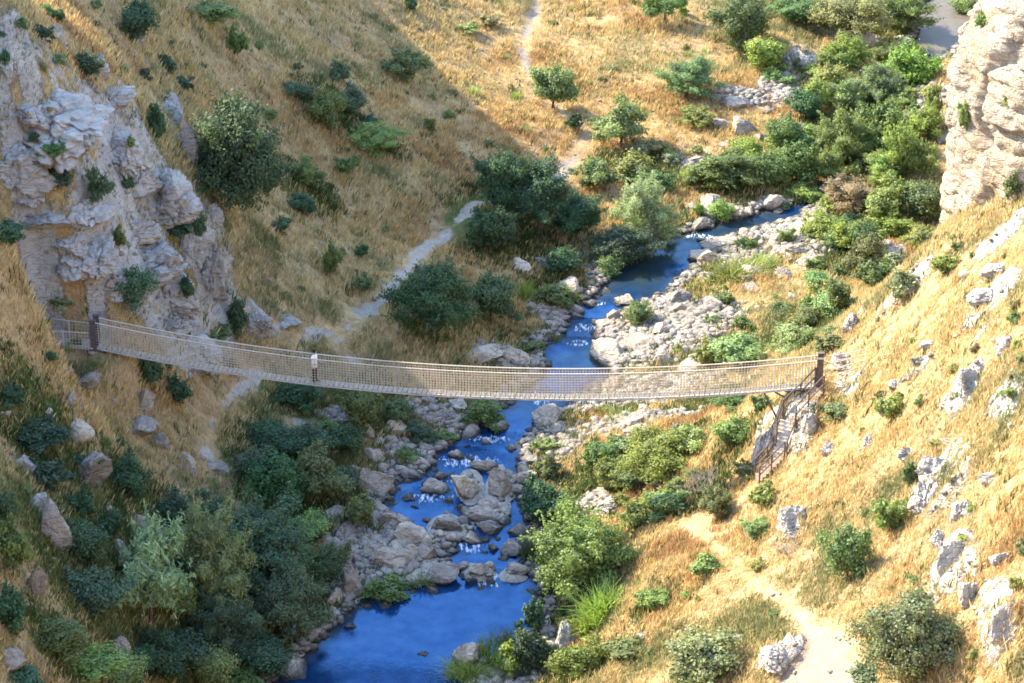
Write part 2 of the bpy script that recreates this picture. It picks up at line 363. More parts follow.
# masks -----------------------------------------------------------------
def px_poly(lst):
    o = []
    for u, v, w in lst:
        p, t = march(u, v, Z1); o.append((p[0], p[1], w))
    return np.array(o)
paths = [[(540,-8,.5),(532,20,.5),(522,45,.6),(528,70,.6),(560,104,.4),(588,130,.5),(580,152,.6),(560,172,.9),(520,190,.3),(470,206,.55),(455,226,.65),(418,255,.62),(386,300,.58),(345,330,.6),(340,345,.55),(352,360,.5)],
 [(345,332,.5),(300,333,.35),(255,322,.5)],
 [(660,535,.0),(692,522,.5),(712,545,.3),(742,572,.26),(776,596,.32),(806,622,.42),(822,655,1.4),(795,690,1.2)],[(826,655,1.2),(850,690,.9)],
 [(262,372,.4),(236,392,.5),(215,412,.1),(205,450,.45),(212,470,.2)],[(755,485,.4),(730,505,.4),(692,522,.6)],[(300,420,.6),(285,430,.6)]]
PD = np.full(DX.shape, 1e9)
for pl in paths: PD = np.minimum(PD, poly_dist(DX, DY, px_poly(pl)))
path_m = sstep(.35, -.55, PD+.22+fbm(DX*.8, DY*.8, 0, 4, 9)*.7)
def blobs(lst, soft=.38):
    m = np.zeros(DX.shape)
    for u, v, w, h in lst:
        p, t = march(u, v, Z1); s = t/F; rx = w*s/2; ry = h*s/2/.52
        m = np.maximum(m, 1-sstep(1-soft, 1+soft, np.hypot((DX-p[0])/rx, (DY-p[1])/ry)))
    return m
rock_bl = [(70,185,60,40),(80,285,50,30),(150,255,120,60),(120,200,80,40),(60,150,110,50),(45,140,90,55),(110,170,80,60),(160,230,100,70),(115,245,80,40),(205,280,60,100),(150,290,100,50),(175,110,16,36),(135,100,36,14),(60,85,40,10),(255,322,40,18),(160,335,60,18),
 (940,480,60,60),(955,565,45,70),(790,525,40,30),(960,385,40,45),(905,290,60,22),(880,250,60,25),(850,325,30,25),(990,300,60,30),(985,340,30,25),(800,430,30,40),(765,440,26,40),(1000,240,50,25),(910,375,40,14),(1005,400,30,40),(995,625,35,60),(930,620,20,40),(605,505,50,22),(780,660,50,25),(850,380,25,40),(985,120,70,200),

 (860,40,60,30),(800,65,40,40)]
grav_bl = [(640,340,80,60),(600,395,90,40),(560,440,50,40),(700,320,90,40),(720,250,60,30),(790,235,60,24),(725,212,50,20),(660,300,60,30),(400,450,30,24),(395,480,40,40),(440,540,90,50),(480,500,70,50),(500,352,60,25),(560,310,60,20),(740,100,60,24),(780,90,40,50),(700,165,60,14),(800,245,70,30),(820,225,50,20),(535,425,40,20),(345,560,40,80),(430,410,50,20),(340,420,40,20),(660,330,130,80),(640,390,160,40),(770,225,110,40),(740,255,60,40),(590,500,40,20),(640,425,120,26),(930,95,30,40),(915,125,30,30)]
grn_bl = [(740,272,90,24),(640,460,130,50),(600,480,110,50),(720,180,140,40),(640,170,110,40),(850,200,120,60),(850,140,140,80),(850,90,120,60),(840,255,60,60),(800,330,90,50),(850,20,200,50),(620,412,60,16),(580,600,80,60),(655,600,50,24),(300,480,160,110),(200,600,240,160),(90,560,140,120),(40,440,100,50),(80,660,120,50),(500,230,120,100),(430,310,90,70),(370,410,80,60),(290,400,80,40),(560,290,80,40),(520,510,80,90),(500,655,120,50),(590,660,100,40),(720,350,80,40),(710,400,100,40),(680,500,100,40),(740,440,60,40),(310,190,60,50),(376,143,60,24),(625,650,40,20),(330,110,70,40),(380,590,70,40),(320,620,60,50)]
rock_m = blobs(rock_bl)*sstep(-.32, .12, fbm(DX/2.6, DY/2.6, 0, 4, 55)+.20+.16*(DX < 0)); grav_m = np.maximum(blobs(grav_bl), .85*sstep(1.5, .1, RD+.5*fbm(DX/2, DY/2, 0, 2, 57))); green_m = np.maximum(blobs(grn_bl)*.8, .45*sstep(7, 1, RD))
# relief ----------------------------------------------------------------
Z = Z1.copy()
calm = 1-.8*path_m
Z += calm*(fbm(DX/7, DY/7, 0, 3, 1)*.55+fbm(DX/1.7, DY/1.7, 0, 3, 2)*.16)*sstep(0, 4, RD)
rz = Z+fbm(DX/3, DY/3, 0, 3, 21)*2.2; st = .75; fr_ = rz/st-np.floor(rz/st)
terr = (np.floor(rz/st)+sstep(.25, .75, fr_))*st-rz
rid = 1-np.abs(fbm(DX/2.2, DY/2.2, 0, 4, 31))*1.9
Z += rock_m*(terr*1.1+rid*.6+fbm(DX/1.1, DY/1.1, 0, 3, 33)*.4)
Z += grav_m*fbm(DX/.7, DY/.7, 0, 3, 41)*.16*sstep(-.3, .6, RD)
Z -= path_m*.06
# river carve
W = zw(DY)
bank = W+.10+.10*np.clip(RD, 0, 4)
k = sstep(0., 5.5, RD)
Z = np.where(RD > 0, bank*(1-k)+np.maximum(Z, W+.12)*k, W-.06-.45*sstep(0, -1.2, RD)+.12*0)
Z = np.where(RD > 0, np.maximum(Z, W+.05), Z)
bar = np.zeros(DX.shape)
for u, v, w_, h_ in [(470,488,34,40),(500,490,34,56),(490,515,44,24),(448,530,50,30),(400,555,100,56),(425,575,50,22),(385,535,60,40),(478,572,40,18),(515,575,36,16),(470,655,40,24),(500,676,80,40)]:
    p_ = at_z(u, v, .1); s_ = np.linalg.norm(p_-np.array([0, 0, H]))/F
    bar = np.maximum(bar, 1-sstep(.55, 1.25, np.hypot((DX-p_[0])/(w_*s_/2), (DY-p_[1])/(h_*s_/2/.46))))
Z = np.where(bar > 0, np.maximum(Z, W-.3+bar*(.55+.3*fbm(DX/.8, DY/.8, 0, 3, 43))), Z); grav_m = np.maximum(grav_m, sstep(.1, .4, bar))
# pads at the bridge ends
for e in (BL, BR):
    wgt = sstep(2.6, 1.0, np.hypot(DX-e[0], DY-e[1])); Z = Z*(1-wgt)+wgt*(e[2]-.18)
axd = (BR-BL)[:2]/np.linalg.norm((BR-BL)[:2]); al = (DX-BL[0])*axd[0]+(DY-BL[1])*axd[1]; ac = np.abs(-(DX-BL[0])*axd[1]+(DY-BL[1])*axd[0])
wgt = sstep(2.2, .9, ac)*sstep(-4.6, -3.3, al)*sstep(1.5, .3, al); Z = Z*(1-wgt)+wgt*(BL[2]-.18-.06*al); cs_ = -(-(DX-BL[0])*axd[1]+(DY-BL[1])*axd[0]); fr_ok = (cs_ > .5) & (cs_ < 7) & (al > -5) & (al < 1.5); Z = np.where(fr_ok, Z*(1-sstep(-5, -3.8, al))+np.minimum(Z, BL[2]-.45-.22*cs_)*sstep(-5, -3.8, al), Z); APP = sstep(1.3, .8, ac)*sstep(-5.2, -4.2, al)*sstep(1.2, .3, al)
# keep ground below the deck line
tt = np.clip((DX-BL[0])/(BR[0]-BL[0]), 0, 1); dky = BL[1]+(BR[1]-BL[1])*tt; dkz = BL[2]+(BR[2]-BL[2])*tt-4*1.68*tt*(1-tt)
near = (np.abs(DY-dky) < 1.6) & (tt > .005) & (tt < .995); Z = np.where(near, np.minimum(Z, dkz-.3-2.*np.minimum(tt, 1-tt)), Z)
GZ[jy, jx] = Z
far = GZ+0.
far += np.clip((GY-264)*.16, 0, 70)*(1+.3*fbm(GX/90, GY/90, 0, 3, 61)) + fbm(GX/40, GY/40, 0, 3, 62)*np.clip((np.maximum(np.abs(GX)-76, GY-264))/10, 0, 5)
GZ = np.maximum(far, np.where(GY < 92, 73.5-1.06*np.maximum(GY, 0)+.0*GX, -50))
ii = np.arange(NX*NY).reshape(NY, NX)
Fq = np.stack([ii[:-1, :-1], ii[:-1, 1:], ii[1:, 1:], ii[1:, :-1]], -1).reshape(-1, 4)
def full(m):
    o = np.zeros(GX.shape); o[jy, jx] = m; return o.ravel()
me = np_mesh('terrain', np.c_[GX.ravel(), GY.ravel(), GZ.ravel()], Fq, 4, MAT['ground'], True, {'path': full(path_m), 'sand_lit_tone': full(np.maximum(sstep(1., 5., DX)*sstep(142, 136, DY), .75*sstep(182, 188, DY))), 'rock': full(rock_m), 'gravel': full(grav_m), 'green': full(green_m)})  # sandy path mask, also tones down the far path where sun overexposes it
ter = link_mesh('terrain', me); tag(ter, kind='structure')
def gz(x, y): return bil(Z, X0, Y0, STEP, x, y)
def proj(p):
    dx_, dy_, dz_ = p[0], p[1], p[2]-H
    c = dy_*CP-dz_*SP; return CU+F*dx_/c, CV-F*(dy_*SP+dz_*CP)/c
# water -----------------------------------------------------------------
wst = .3
wx = np.arange(-24, 46, wst); wy = np.arange(94, 242, wst); WX, WY = np.meshgrid(wx, wy)
WD = poly_dist(WX, WY, RV)
keep = WD < 1.6
foam = np.zeros(WX.shape)
for u, v, w, h in [(490,583,50,16),(500,575,40,14),(470,545,50,30),(480,520,90,30),(430,498,90,20),(470,462,120,26),(490,440,100,16),(540,400,40,30),(580,345,60,14),(585,330,50,18),(700,240,60,14),(600,305,30,12),(455,480,80,16)]:
    p = at_z(u, v, .1); s = np.linalg.norm(p-np.array([0, 0, H]))/F
    foam = np.maximum(foam, 1-sstep(.3, 1.2, np.hypot((WX-p[0])/(w*s/2), (WY-p[1])/(h*s/2/.42))))
WZ = zw(WY)+foam*fbm(WX*1.3, WY*.8, 0, 3, 71)*.07
vi = -np.ones(WX.shape, int); vi[keep] = np.arange(keep.sum())
q = np.stack([vi[:-1, :-1], vi[:-1, 1:], vi[1:, 1:], vi[1:, :-1]], -1).reshape(-1, 4); q = q[(q >= 0).all(1)]
wat = link_mesh('river_water', np_mesh('river_water', np.c_[WX[keep], WY[keep], WZ[keep]], q, 4, MAT['water'], True, {'foam': foam[keep], 'shore': WD[keep]})); tag(wat, kind='structure')
PX_, PY_ = np.meshgrid(np.arange(26, 48, .4), np.arange(196, 246, .4)); kp = poly_dist(PX_, PY_, RV2) < 1.5
vi = -np.ones(PX_.shape, int); vi[kp] = np.arange(kp.sum()); q = np.stack([vi[:-1, :-1], vi[:-1, 1:], vi[1:, 1:], vi[1:, :-1]], -1).reshape(-1, 4); q = q[(q >= 0).all(1)]
k = NT('brown_reflect_water'); wn_ = k.noise(k.pos(), 2.5, 3); k.bsdf(k.ramp(wn_, [(.3, (.10, .085, .06)), (.7, (.135, .115, .085))]), .45, .1, wn_, .25, .04)  # pool's brown is the cliff's reflection set as base colour
tag(link_mesh('pool_water', np_mesh('pool_water', np.c_[PX_[kp], PY_[kp], zw(PY_[kp])], q, 4, k.m, True)), kind='structure')
print(RIDGE, 'terrain', round(time.time()-T0, 1))
# ------------------------------------------------------------------ rocks
def ico(sub):
    import bmesh
    bm = bmesh.new(); bmesh.ops.create_icosphere(bm, subdivisions=sub, radius=1)
    V = np.array([v.co[:] for v in bm.verts]); Fc = np.array([[v.index for v in f.verts] for f in bm.faces]); bm.free(); return V, Fc
ICO = {s: ico(s) for s in (3, 4, 5, 6)}
def rock_shape(seed, sub, crag=False):
    V, Fc = ICO[sub]; r = np.random.RandomState(seed); V = V.copy()
    for i in range(24 if not crag else 22):
        n = r.normal(size=3); n /= np.linalg.norm(n); d = r.uniform(.36, .80)
        s = V @ n; ex = np.maximum(s-d, 0); V -= ex[:, None]*n*.93
    x, y, z = V.T; o = seed*13.7
    rad = 1+.13*fbm(x*1.4+o, y*1.4, z*1.4, 3, seed)+.14*fbm(x*5+o, y*5, z*5, 4, seed+3)-.10*sstep(.07, 0, np.abs(fbm(x*1.6+o, y*1.6, z*1.6, 3, seed+4)))
    if crag:
        lay = np.abs(fbm(x*1.0+o, y*1.0, z*4, 3, seed+5)); cr = np.abs(fbm(x*2.2+o, y*2.2, z*1.2, 4, seed+8))
        rad += -.10*sstep(.10, .0, lay)*sstep(-.2, .3, fbm(x*1.5, y*1.5, z*1.5, 2, seed+6)) - .17*sstep(.09, 0, cr)+.16*fbm(x*3+o, y*3, z*4.5, 4, seed+7)+.07*fbm(x*10+o, y*10, z*14, 3, seed+9)
    V = V*rad[:, None]
    V /= np.abs(V).max(0); return V, Fc
ROCK = {}
def rock_mesh(kind, var):
    key = (kind, var)
    if key not in ROCK:
        sub = {'small': 3, 'boulder': 5, 'crag': 6}[kind]
        V, Fc = rock_shape(var*7+{'small': 1, 'boulder': 2, 'crag': 3}[kind], sub, kind == 'crag')
        ROCK[key] = np_mesh('boulder' if kind != 'crag' else 'rock_outcrop', V, Fc, 3, MAT['rock'] if kind == 'crag' else MAT['stone'], kind != 'small' or True)
        ROCK[key]['V'] = 0
        ROCK[(kind, var, 'V')] = (V, Fc)
    return ROCK[key]
OBST = []
ROCKPOS = []
def place_rock(u, v, w, h, label, name='boulder', kind='boulder', group=None, var=None, sink=.35, depth=1.0, rz=None, world=None, cat='boulder', tilt=.25):
    var = var if var is not None else random.randrange(8)
    if world is None:
        p, t = march(u, v+h*.12, Z)
    else: p, t = np.array(world), 150.
    s = t/F; a = w*s/2; b = a*depth
    c = math.sqrt(max((h*s/2)**2-(b*.42)**2, (.45*a)**2))/.906
    rx = (random.uniform(-tilt, tilt), random.uniform(-tilt, tilt), random.uniform(0, 6.28) if rz is None else rz)
    if abs(a-b) > .25*a and rz is None: rx = (rx[0]*.4, rx[1]*.4, random.uniform(-.3, .3))
    me = rock_mesh(kind, var); o = bpy.data.objects.new(name, me); COL.objects.link(o)
    z0 = max(p[2], float(zw(p[1]))-.1)
    o.location = (p[0], p[1]+(b*.25 if world is None else 0), z0+c*(1-2*sink)*.55); o.rotation_euler = rx; o.scale = (a*1.08, b*1.08, c*1.08)
    tag(o, label, cat, group)
    ROCKPOS.append((p[0], p[1], a))
    if kind == 'crag' or a > .9:
        M = Matrix.LocRotScale(o.location, o.rotation_euler, o.scale); V, Fc = ROCK[(kind, var, 'V')]
        if kind == 'crag': V, Fc = V, Fc
        OBST.append(BVHTree.FromPolygons([M @ Vector(q) for q in V], [list(map(int, f)) for f in Fc]))
    return o
crags = [
 (80,140,60,36,'stepped rock ledge in the middle of the broad bare shelf of the crag'),(30,115,50,30,'thin bedded ledge at the upper edge of the bare crag shelf'),(140,185,54,46,'blocky grey buttress below the layered rock shoulder'),
 (185,240,50,56,'steep grey slab just behind the limestone nose'),(120,285,60,40,'grey rock step over the shaded bridge post'),(72,250,40,30,'short grey ledge at the grassy side of the crag foot'),(30,190,50,34,'grey ledge over the frame edge bush of the crag'),(135,232,56,34,'narrow pitted ledge across the middle of the crag'),
 (180,325,44,26,'grey rock step behind the netting near the shaded end'),
 (1000,270,40,20,'white ledge in orange grass just under the frame corner cliff'),(940,540,24,24,'small white rock between the rib and the crumbly outcrop'),(905,455,22,20,'small white rock uphill of the thin shrub'),(870,440,24,14,'low white rock below the bright green slope bush'),(830,450,20,18,'low white rock on the slope beside the stair landing'),(990,480,26,18,'low white rock in the orange grass at the far side of the jagged outcrop'),(930,345,22,13,'low white rock near the purple shrub'),(895,385,20,12,'flat white rock just above the bright green slope bush'),(640,640,26,14,'low pale rock in the lower sunlit meadow'),(740,640,26,14,'flat pale rock at the grassy edge of the clearing'),
 (58,118,125,62,'broad pale grey ledge of bare rock high on the shaded crag'),
 (18,165,80,66,'cracked grey rock face high on the crag, cut by the frame edge'),
 (118,152,70,52,'pale layered rock shoulder beside the dark round bush on the crag'),
 (165,205,70,72,'sloping smooth limestone slab above the nose of the crag'),
 (208,268,52,96,'rounded limestone nose that ends the crag above the footbridge'),
 (152,262,95,62,'wide pitted limestone face above the left half of the footbridge'),
 (95,255,80,44,'low grey rock band at the foot of the crag, near the bridge post'),
 (88,212,60,36,'rust stained rock shelf below the two dark bushes of the crag'),
 (170,292,70,52,'pale lower buttress of the crag just over the bridge rail'),
 (186,150,26,66,'narrow upright rock rib on the ridge line beside the big dark tree'),
 (213,218,24,32,'small grey knob of rock on the ridge under the big dark tree'),
 (97,65,26,34,'small pale outcrop beside a dark bush near the top of the crag'),
 (132,36,26,28,'blocky pale outcrop under the dark bush at the top of the picture'),
 (58,38,20,36,'thin grey outcrop between two small bushes in the top corner'),
 (6,52,24,50,'grey outcrop cut by the frame edge near the top corner'),
 (112,98,52,22,'flat grey slab of rock in dry grass high on the crag'),
 (170,112,30,26,'grey rock step on the upper ridge above the big dark tree'),
 (45,232,60,30,'grassy grey ledge left of the crag foot'),
 (255,322,36,24,'grey flat boulder ledge where the narrow path forks'),
 (196,350,60,40,'pale rock lump seen through the netting of the bridge'),
 (285,323,34,14,'low grey slab beside the fork of the shaded path'),
 (935,470,44,44,'white jagged outcrop high on the sunlit slope behind a thin shrub'),
 (925,500,34,46,'white broken rock rib running down the sunlit slope'),
 (962,510,36,30,'white low outcrop in the orange grass of the sunlit slope'),
 (952,560,36,56,'white crumbly outcrop above the largest olive bush'),
 (968,598,28,40,'small white outcrop beside the shoulder of the largest olive bush'),
 (793,524,42,38,'white rock heap behind the leafless grey bush'),
 (966,388,34,40,'white square outcrop on the sunlit slope above the jagged outcrop'),
 (884,268,50,34,'white outcrop on the crest of the sunlit slope'),
 (912,288,40,18,'low white rock by the small shrub near the slope crest'),
 (852,325,26,34,'white rock edge on the crest close to the bridge anchor'),
 (985,298,44,22,'white flat outcrop in the upper part of the sunlit slope'),
 (1005,345,26,30,'small white outcrop at the picture edge under the cliff'),
 (762,445,26,46,'tall white block beside the landing of the rusty stairs'),
 (842,365,26,24,'white anchor rock behind the bridge post of the sunlit end'),
 (808,425,26,36,'white rock at the foot of the slope beside the upper stair flight'),
 (775,655,40,24,'low white rock at the edge of the sandy clearing'),
 (1000,630,26,48,'white outcrop at the picture edge beside the largest olive bush'),
 (612,507,46,24,'flat white rock above the fig tree on the sunlit bank'),
 (565,640,26,50,'white bank rock at the water edge below the fig tree'),
 (857,45,52,40,'large tan rock below the tall trees at the top of the picture'),
 (795,62,40,38,'pale rock slope beside the round green bush at the top'),
 (1000,560,26,24,'small white rock far up the lower sunlit slope'),
]
for u, v, w, h, lab in crags:
    place_rock(u, v, w, h, lab, 'rock_outcrop', 'crag', var=random.randrange(9), sink=.55, depth=.85 if u < 300 else .8, cat='rock outcrop', tilt=.2)
print('crags', round(time.time()-T0, 1))
# sunlit cliff ----------------------------------------------------------
def build_cliff():
    nu, nv = 620, 260
    th = np.linspace(0, 2*math.pi, nu, endpoint=False); hh = np.linspace(0, 1, nv)
    TH, HH = np.meshgrid(th, hh); e = .42
    ct, st_ = np.cos(TH), np.sin(TH)
    sx = np.sign(ct)*np.abs(ct)**e; sy = np.sign(st_)*np.abs(st_)**e
    z = 6+HH*28.5
    lean = 1-.20*sstep(.68, 1., HH)-.05*HH
    ux, uy, nx_, ny_ = .43, -.90, .90, .43              # along the wall, and into the rock
    A = 14.8*sx*lean+.6*sstep(.6, 1, HH); Bq = 10.0*sy*lean
    x = 36.7+ux*A+nx_*Bq; y = 136.6+uy*A+ny_*Bq
    ox, oy = ux*sx+nx_*sy, uy*sx+ny_*sy; L_ = np.hypot(ox, oy); ox, oy = ox/L_, oy/L_
    n = .8*fbm(x/6, y/6, z/6, 3, 3)+.45*fbm(x/1.8, y/1.8, z/1.4, 4, 4)
    q = z+fbm(x/4, y/4, z/6, 2, 6)*1.2; s = 1.1; f_ = q/s-np.floor(q/s); ledge = sstep(.0, .25, f_)*(1-f_*.5)
    blk = np.floor(q/s); colm = np.floor((x*.5-y*1.0+fbm(x/3, y/3, z/3, 2, 12)*1.2)/1.3+_hash(blk.astype(int), blk.astype(int)*0, blk.astype(int)*0, 5)*3).astype(int)
    jut = _hash(blk.astype(int), colm, colm*0, 9); b2 = np.floor(q/.45).astype(int); c2 = np.floor((x*.5-y+fbm(x, y, z, 2, 19)*.8)/.6+_hash(b2, b2*0, b2*0, 6)*3).astype(int); jut = jut+.45*_hash(b2, c2, c2*0, 10)
    crk = sstep(.07, 0, np.abs(fbm(x/3, y/3, z/10, 3, 14)))
    r = n+.28*ledge+.42*jut-.75*crk+.3*fbm(x/.7, y/.7, z/.5, 3, 16)
    x = x+ox*r*.8; y = y+oy*r*.8; z = z+.25*fbm(x, y, z, 2, 15)
    V = np.c_[x.ravel(), y.ravel(), z.ravel()]; I = np.arange(nu*nv).reshape(nv, nu); J = np.roll(I, -1, 1)
    Fc = np.stack([I[:-1], J[:-1], J[1:], I[1:]], -1).reshape(-1, 4)
    # cap rings
    top = I[-1]; rings = [V]; base = len(V); c = V[top].mean(0); prev = top; faces = [Fc]
    for k_ in (.75, .5, .25, .04):
        ring = c+(V[top]-c)*k_; ring[:, 2] += .8*(1-k_)+.5*fbm(ring[:, 0]/2, ring[:, 1]/2, 0, 3, 8)
        idx = np.arange(base, base+nu); rings.append(ring); base += nu
        faces.append(np.stack([prev, np.roll(prev, -1), np.roll(idx, -1), idx], -1)); prev = idx
    me = np_mesh('limestone_cliff', np.concatenate(rings), np.concatenate(faces), 4, MAT['cliff'], False)
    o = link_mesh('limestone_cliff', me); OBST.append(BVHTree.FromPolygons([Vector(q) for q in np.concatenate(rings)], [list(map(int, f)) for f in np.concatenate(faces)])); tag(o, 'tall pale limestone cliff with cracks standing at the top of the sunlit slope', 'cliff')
build_cliff()
# boulders ---------------------------------------------------------------
B = [
 (372,485,46,40,'large pale boulder on the shaded bank beside the upper pool of the rapids'),(415,478,26,13,'flat grey stone at the head of the small pool'),(410,506,20,11,'low wet stone at the edge of the small blue pool'),
 (467,489,30,36,'upright pale boulder in mid stream among the rapids'),(500,487,28,38,'tall grey boulder at the sunlit edge of the rapids'),(483,514,36,22,'long leaning boulder below the upright one in mid stream'),
 (446,526,36,24,'pale boulder heaped against others in mid stream'),(418,540,38,34,'big dark grey square boulder in the jumble beside the rapids'),(388,560,46,20,'long low boulder in the jumble of the shaded bank'),(427,556,20,20,'small pale boulder below the dark square one'),
 (346,556,26,36,'tall pale boulder on the shaded bank above the deep pool'),(352,588,24,50,'upright grey slab standing on the shaded bank above the pool'),(334,602,24,26,'rounded brown boulder between bushes and the deep pool'),(332,518,28,22,'slanting pale boulder among the bushes of the shaded bank'),(306,537,24,28,'pale boulder top showing above the big grey-green trees'),
 (440,580,36,30,'brown layered boulder at the head of the big pool'),(479,571,20,16,'round dark boulder beside the small white cascade'),(515,571,32,18,'smooth grey boulder by the sunlit bank at the head of the pool'),(471,582,18,15,'round brown stone just below the cascade'),(462,568,18,14,'small tan boulder next to the brown layered boulder'),
 (433,599,20,11,'flat grey stone in shallow water at the head of the pool'),(384,615,20,9,'flat pale stone lying in the big blue pool'),(352,634,16,8,'small pale stone in the dark reflection of the trees'),(468,656,38,30,'round mossy boulder in the big pool beside the reeds'),(422,663,14,7,'tiny flat stone in the middle of the big pool'),(292,680,44,18,'grey boulder at the lower edge of the picture by the pool'),(473,545,28,14,'flat pale stone in the channel of the rapids'),
 (548,421,42,20,'large sunlit boulder under the middle of the bridge beside the stream'),(500,434,26,17,'rounded boulder in the shade below the bridge'),(470,440,28,14,'long low stones boulder below the bridge netting'),(575,319,18,11,'pale sunlit stone at the narrow neck of the stream above the bridge'),(608,296,14,9,'small round stone in the blue bend of the stream'),(685,284,22,12,'flat pale stone in the stream bend near the lush grass'),
 (726,246,48,26,'great pale flat boulder at the upper stream bend'),(708,262,28,24,'brown-white boulder standing at the upper stream bend'),(676,302,30,22,'upright pale rock at the end of the sunlit gravel bar'),(700,312,46,28,'broad sunlit rock on the gravel bar above the bridge'),(640,345,50,26,'low sunlit ledge rock above the bridge rail'),(610,360,44,14,'flat sunlit ledge rock seen through the bridge netting'),
 (520,267,24,17,'left one of the grey-white rock pair by the dark streamside tree'),(541,263,20,17,'right one of the grey-white rock pair by the dark streamside tree'),(566,292,40,20,'dark rounded boulder on the shaded bank by the ferns'),(482,356,50,20,'grey flat ledge rock just above the bridge rail in shade'),(515,358,40,17,'grey ledge rock beside the stream above the bridge rail'),
 (80,437,24,26,'grey boulder on the shaded slope below the bridge post'),(90,474,30,40,'large blue-grey boulder on the shaded slope, leaning downhill'),(143,402,16,26,'upright pointed rock on the shaded slope under the bridge'),(140,428,32,24,'pale lumpy rock below the pointed rock on the shaded slope'),(158,442,20,18,'small grey rock below the pale lumpy one'),(87,384,28,20,'grey rounded rock in dry grass just below the bridge'),(70,403,16,15,'small grey rock left of the rounded one below the bridge'),
 (50,532,32,58,'tall blue-grey rock standing among bushes on the shaded slope'),(36,507,18,20,'brown rock cap above the tall blue-grey rock'),(25,466,26,18,'pale rock at the edge of the orange grass patch'),(120,656,28,38,'tall grey rock above the bright green bush at the bottom'),(168,554,16,18,'small white rock at the top of the silvery tree'),(199,541,26,22,'slanting white rock beside the silvery tree'),(140,524,26,16,'low grey rock in tan grass above the silvery tree'),(122,552,14,30,'thin upright grey rock above the dark bushes'),(35,590,16,40,'narrow grey rock beside the dark bushes at the picture edge'),(10,662,24,24,'grey rock in the orange grass of the bottom corner'),
 (215,468,20,18,'grey rock at the lower end of the pale scree'),(190,468,16,22,'small upright rock beside the pale scree'),
 (165,325,22,17,'round white boulder behind the bridge rail under the crag'),(690,165,40,14,'row of low white rock in the green thicket'),(745,130,30,22,'white rock of the dry side channel'),(735,105,30,17,'pale stone of the dry side channel'),(930,75,22,22,'dark-streaked pale rock between trees and cliff'),(915,118,24,18,'pale rock in the gap beside the cliff'),(865,158,24,18,'grey rock under the olive thicket'),(735,215,30,14,'pale flat rock above the upper stream bend'),(700,225,26,12,'grey rock on the near side of the upper stream bend'),(808,230,40,16,'pale flat rock beside the small far pool'),
 (376,458,26,20,'grey boulder at the bush edge above the small pool'),(395,430,24,20,'grey boulder of the shaded heap below the bridge'),(365,432,22,18,'pale boulder beside the green bush below the bridge'),
]
for u, v, w, h, lab in B:
    if u < 220 and v > 370: w, h = w*1.3, h*1.25
    place_rock(u, v, w, h, lab, depth=random.uniform(.75, 1.0), sink=.38)
def scatter_rocks(n, poly, wr, label, group):
    """random boulders inside a pixel box list"""
    c = 0; tries = 0
    while c < n and tries < n*30:
        tries += 1
        x0, y0, x1, y1 = random.choices(poly, weights=[(b[2]-b[0])*(b[3]-b[1]) for b in poly])[0]
        u, v = random.uniform(x0, x1), random.uniform(y0, y1); w = wr[0]*(wr[1]/wr[0])**(random.random()**1.8)
        p, t = march(u, v, Z); a = w*t/F/2
        if any((p[0]-q[0])**2+(p[1]-q[1])**2 < (.6*(a+q[2]))**2 for q in ROCKPOS): continue
        place_rock(u, v, w, w*random.uniform(.55, .85), label, kind='boulder' if w > 14 else 'small', group=group, depth=random.uniform(.75, 1.1), sink=.36); c += 1
scatter_rocks(78, [(345,480,470,590),(430,465,530,575),(430,465,530,575),(410,575,520,600)], (10, 38), 'grey or tan boulder packed in the jumble beside the rapids', 'boulders of the rapids jumble')
scatter_rocks(22, [(360,400,470,450),(330,440,400,480),(455,430,520,470)], (10, 24), 'grey boulder in the shaded rock heap just below the bridge', 'boulders of the shaded heap below the bridge')
scatter_rocks(52, [(555,400,690,440),(590,305,720,395),(590,305,720,395),(530,430,580,480)], (11, 40), 'pale sunlit boulder on the gravel bank by the bridge', 'boulders of the sunlit gravel bank')
scatter_rocks(40, [(690,205,840,270),(690,205,840,270),(560,285,620,330),(700,270,800,310)], (10, 36), 'pale boulder along the upper bend of the stream', 'boulders of the upper stream bend')
scatter_rocks(12, [(720,70,800,140),(690,130,760,175),(900,60,945,150)], (11, 26), 'pale boulder in the dry side channel near the top', 'boulders of the dry side channel')
scatter_rocks(11, [(0,370,180,470),(100,440,240,540),(0,560,60,683)], (9, 20), 'small grey boulder half sunk in the shaded grassy slope', 'small boulders of the shaded slope')
scatter_rocks(10, [(850,400,1024,683),(880,230,1024,330),(780,400,860,480)], (9, 18), 'small white boulder half sunk in the sunlit orange slope', 'small boulders of the sunlit slope')
print('rocks', round(time.time()-T0, 1))
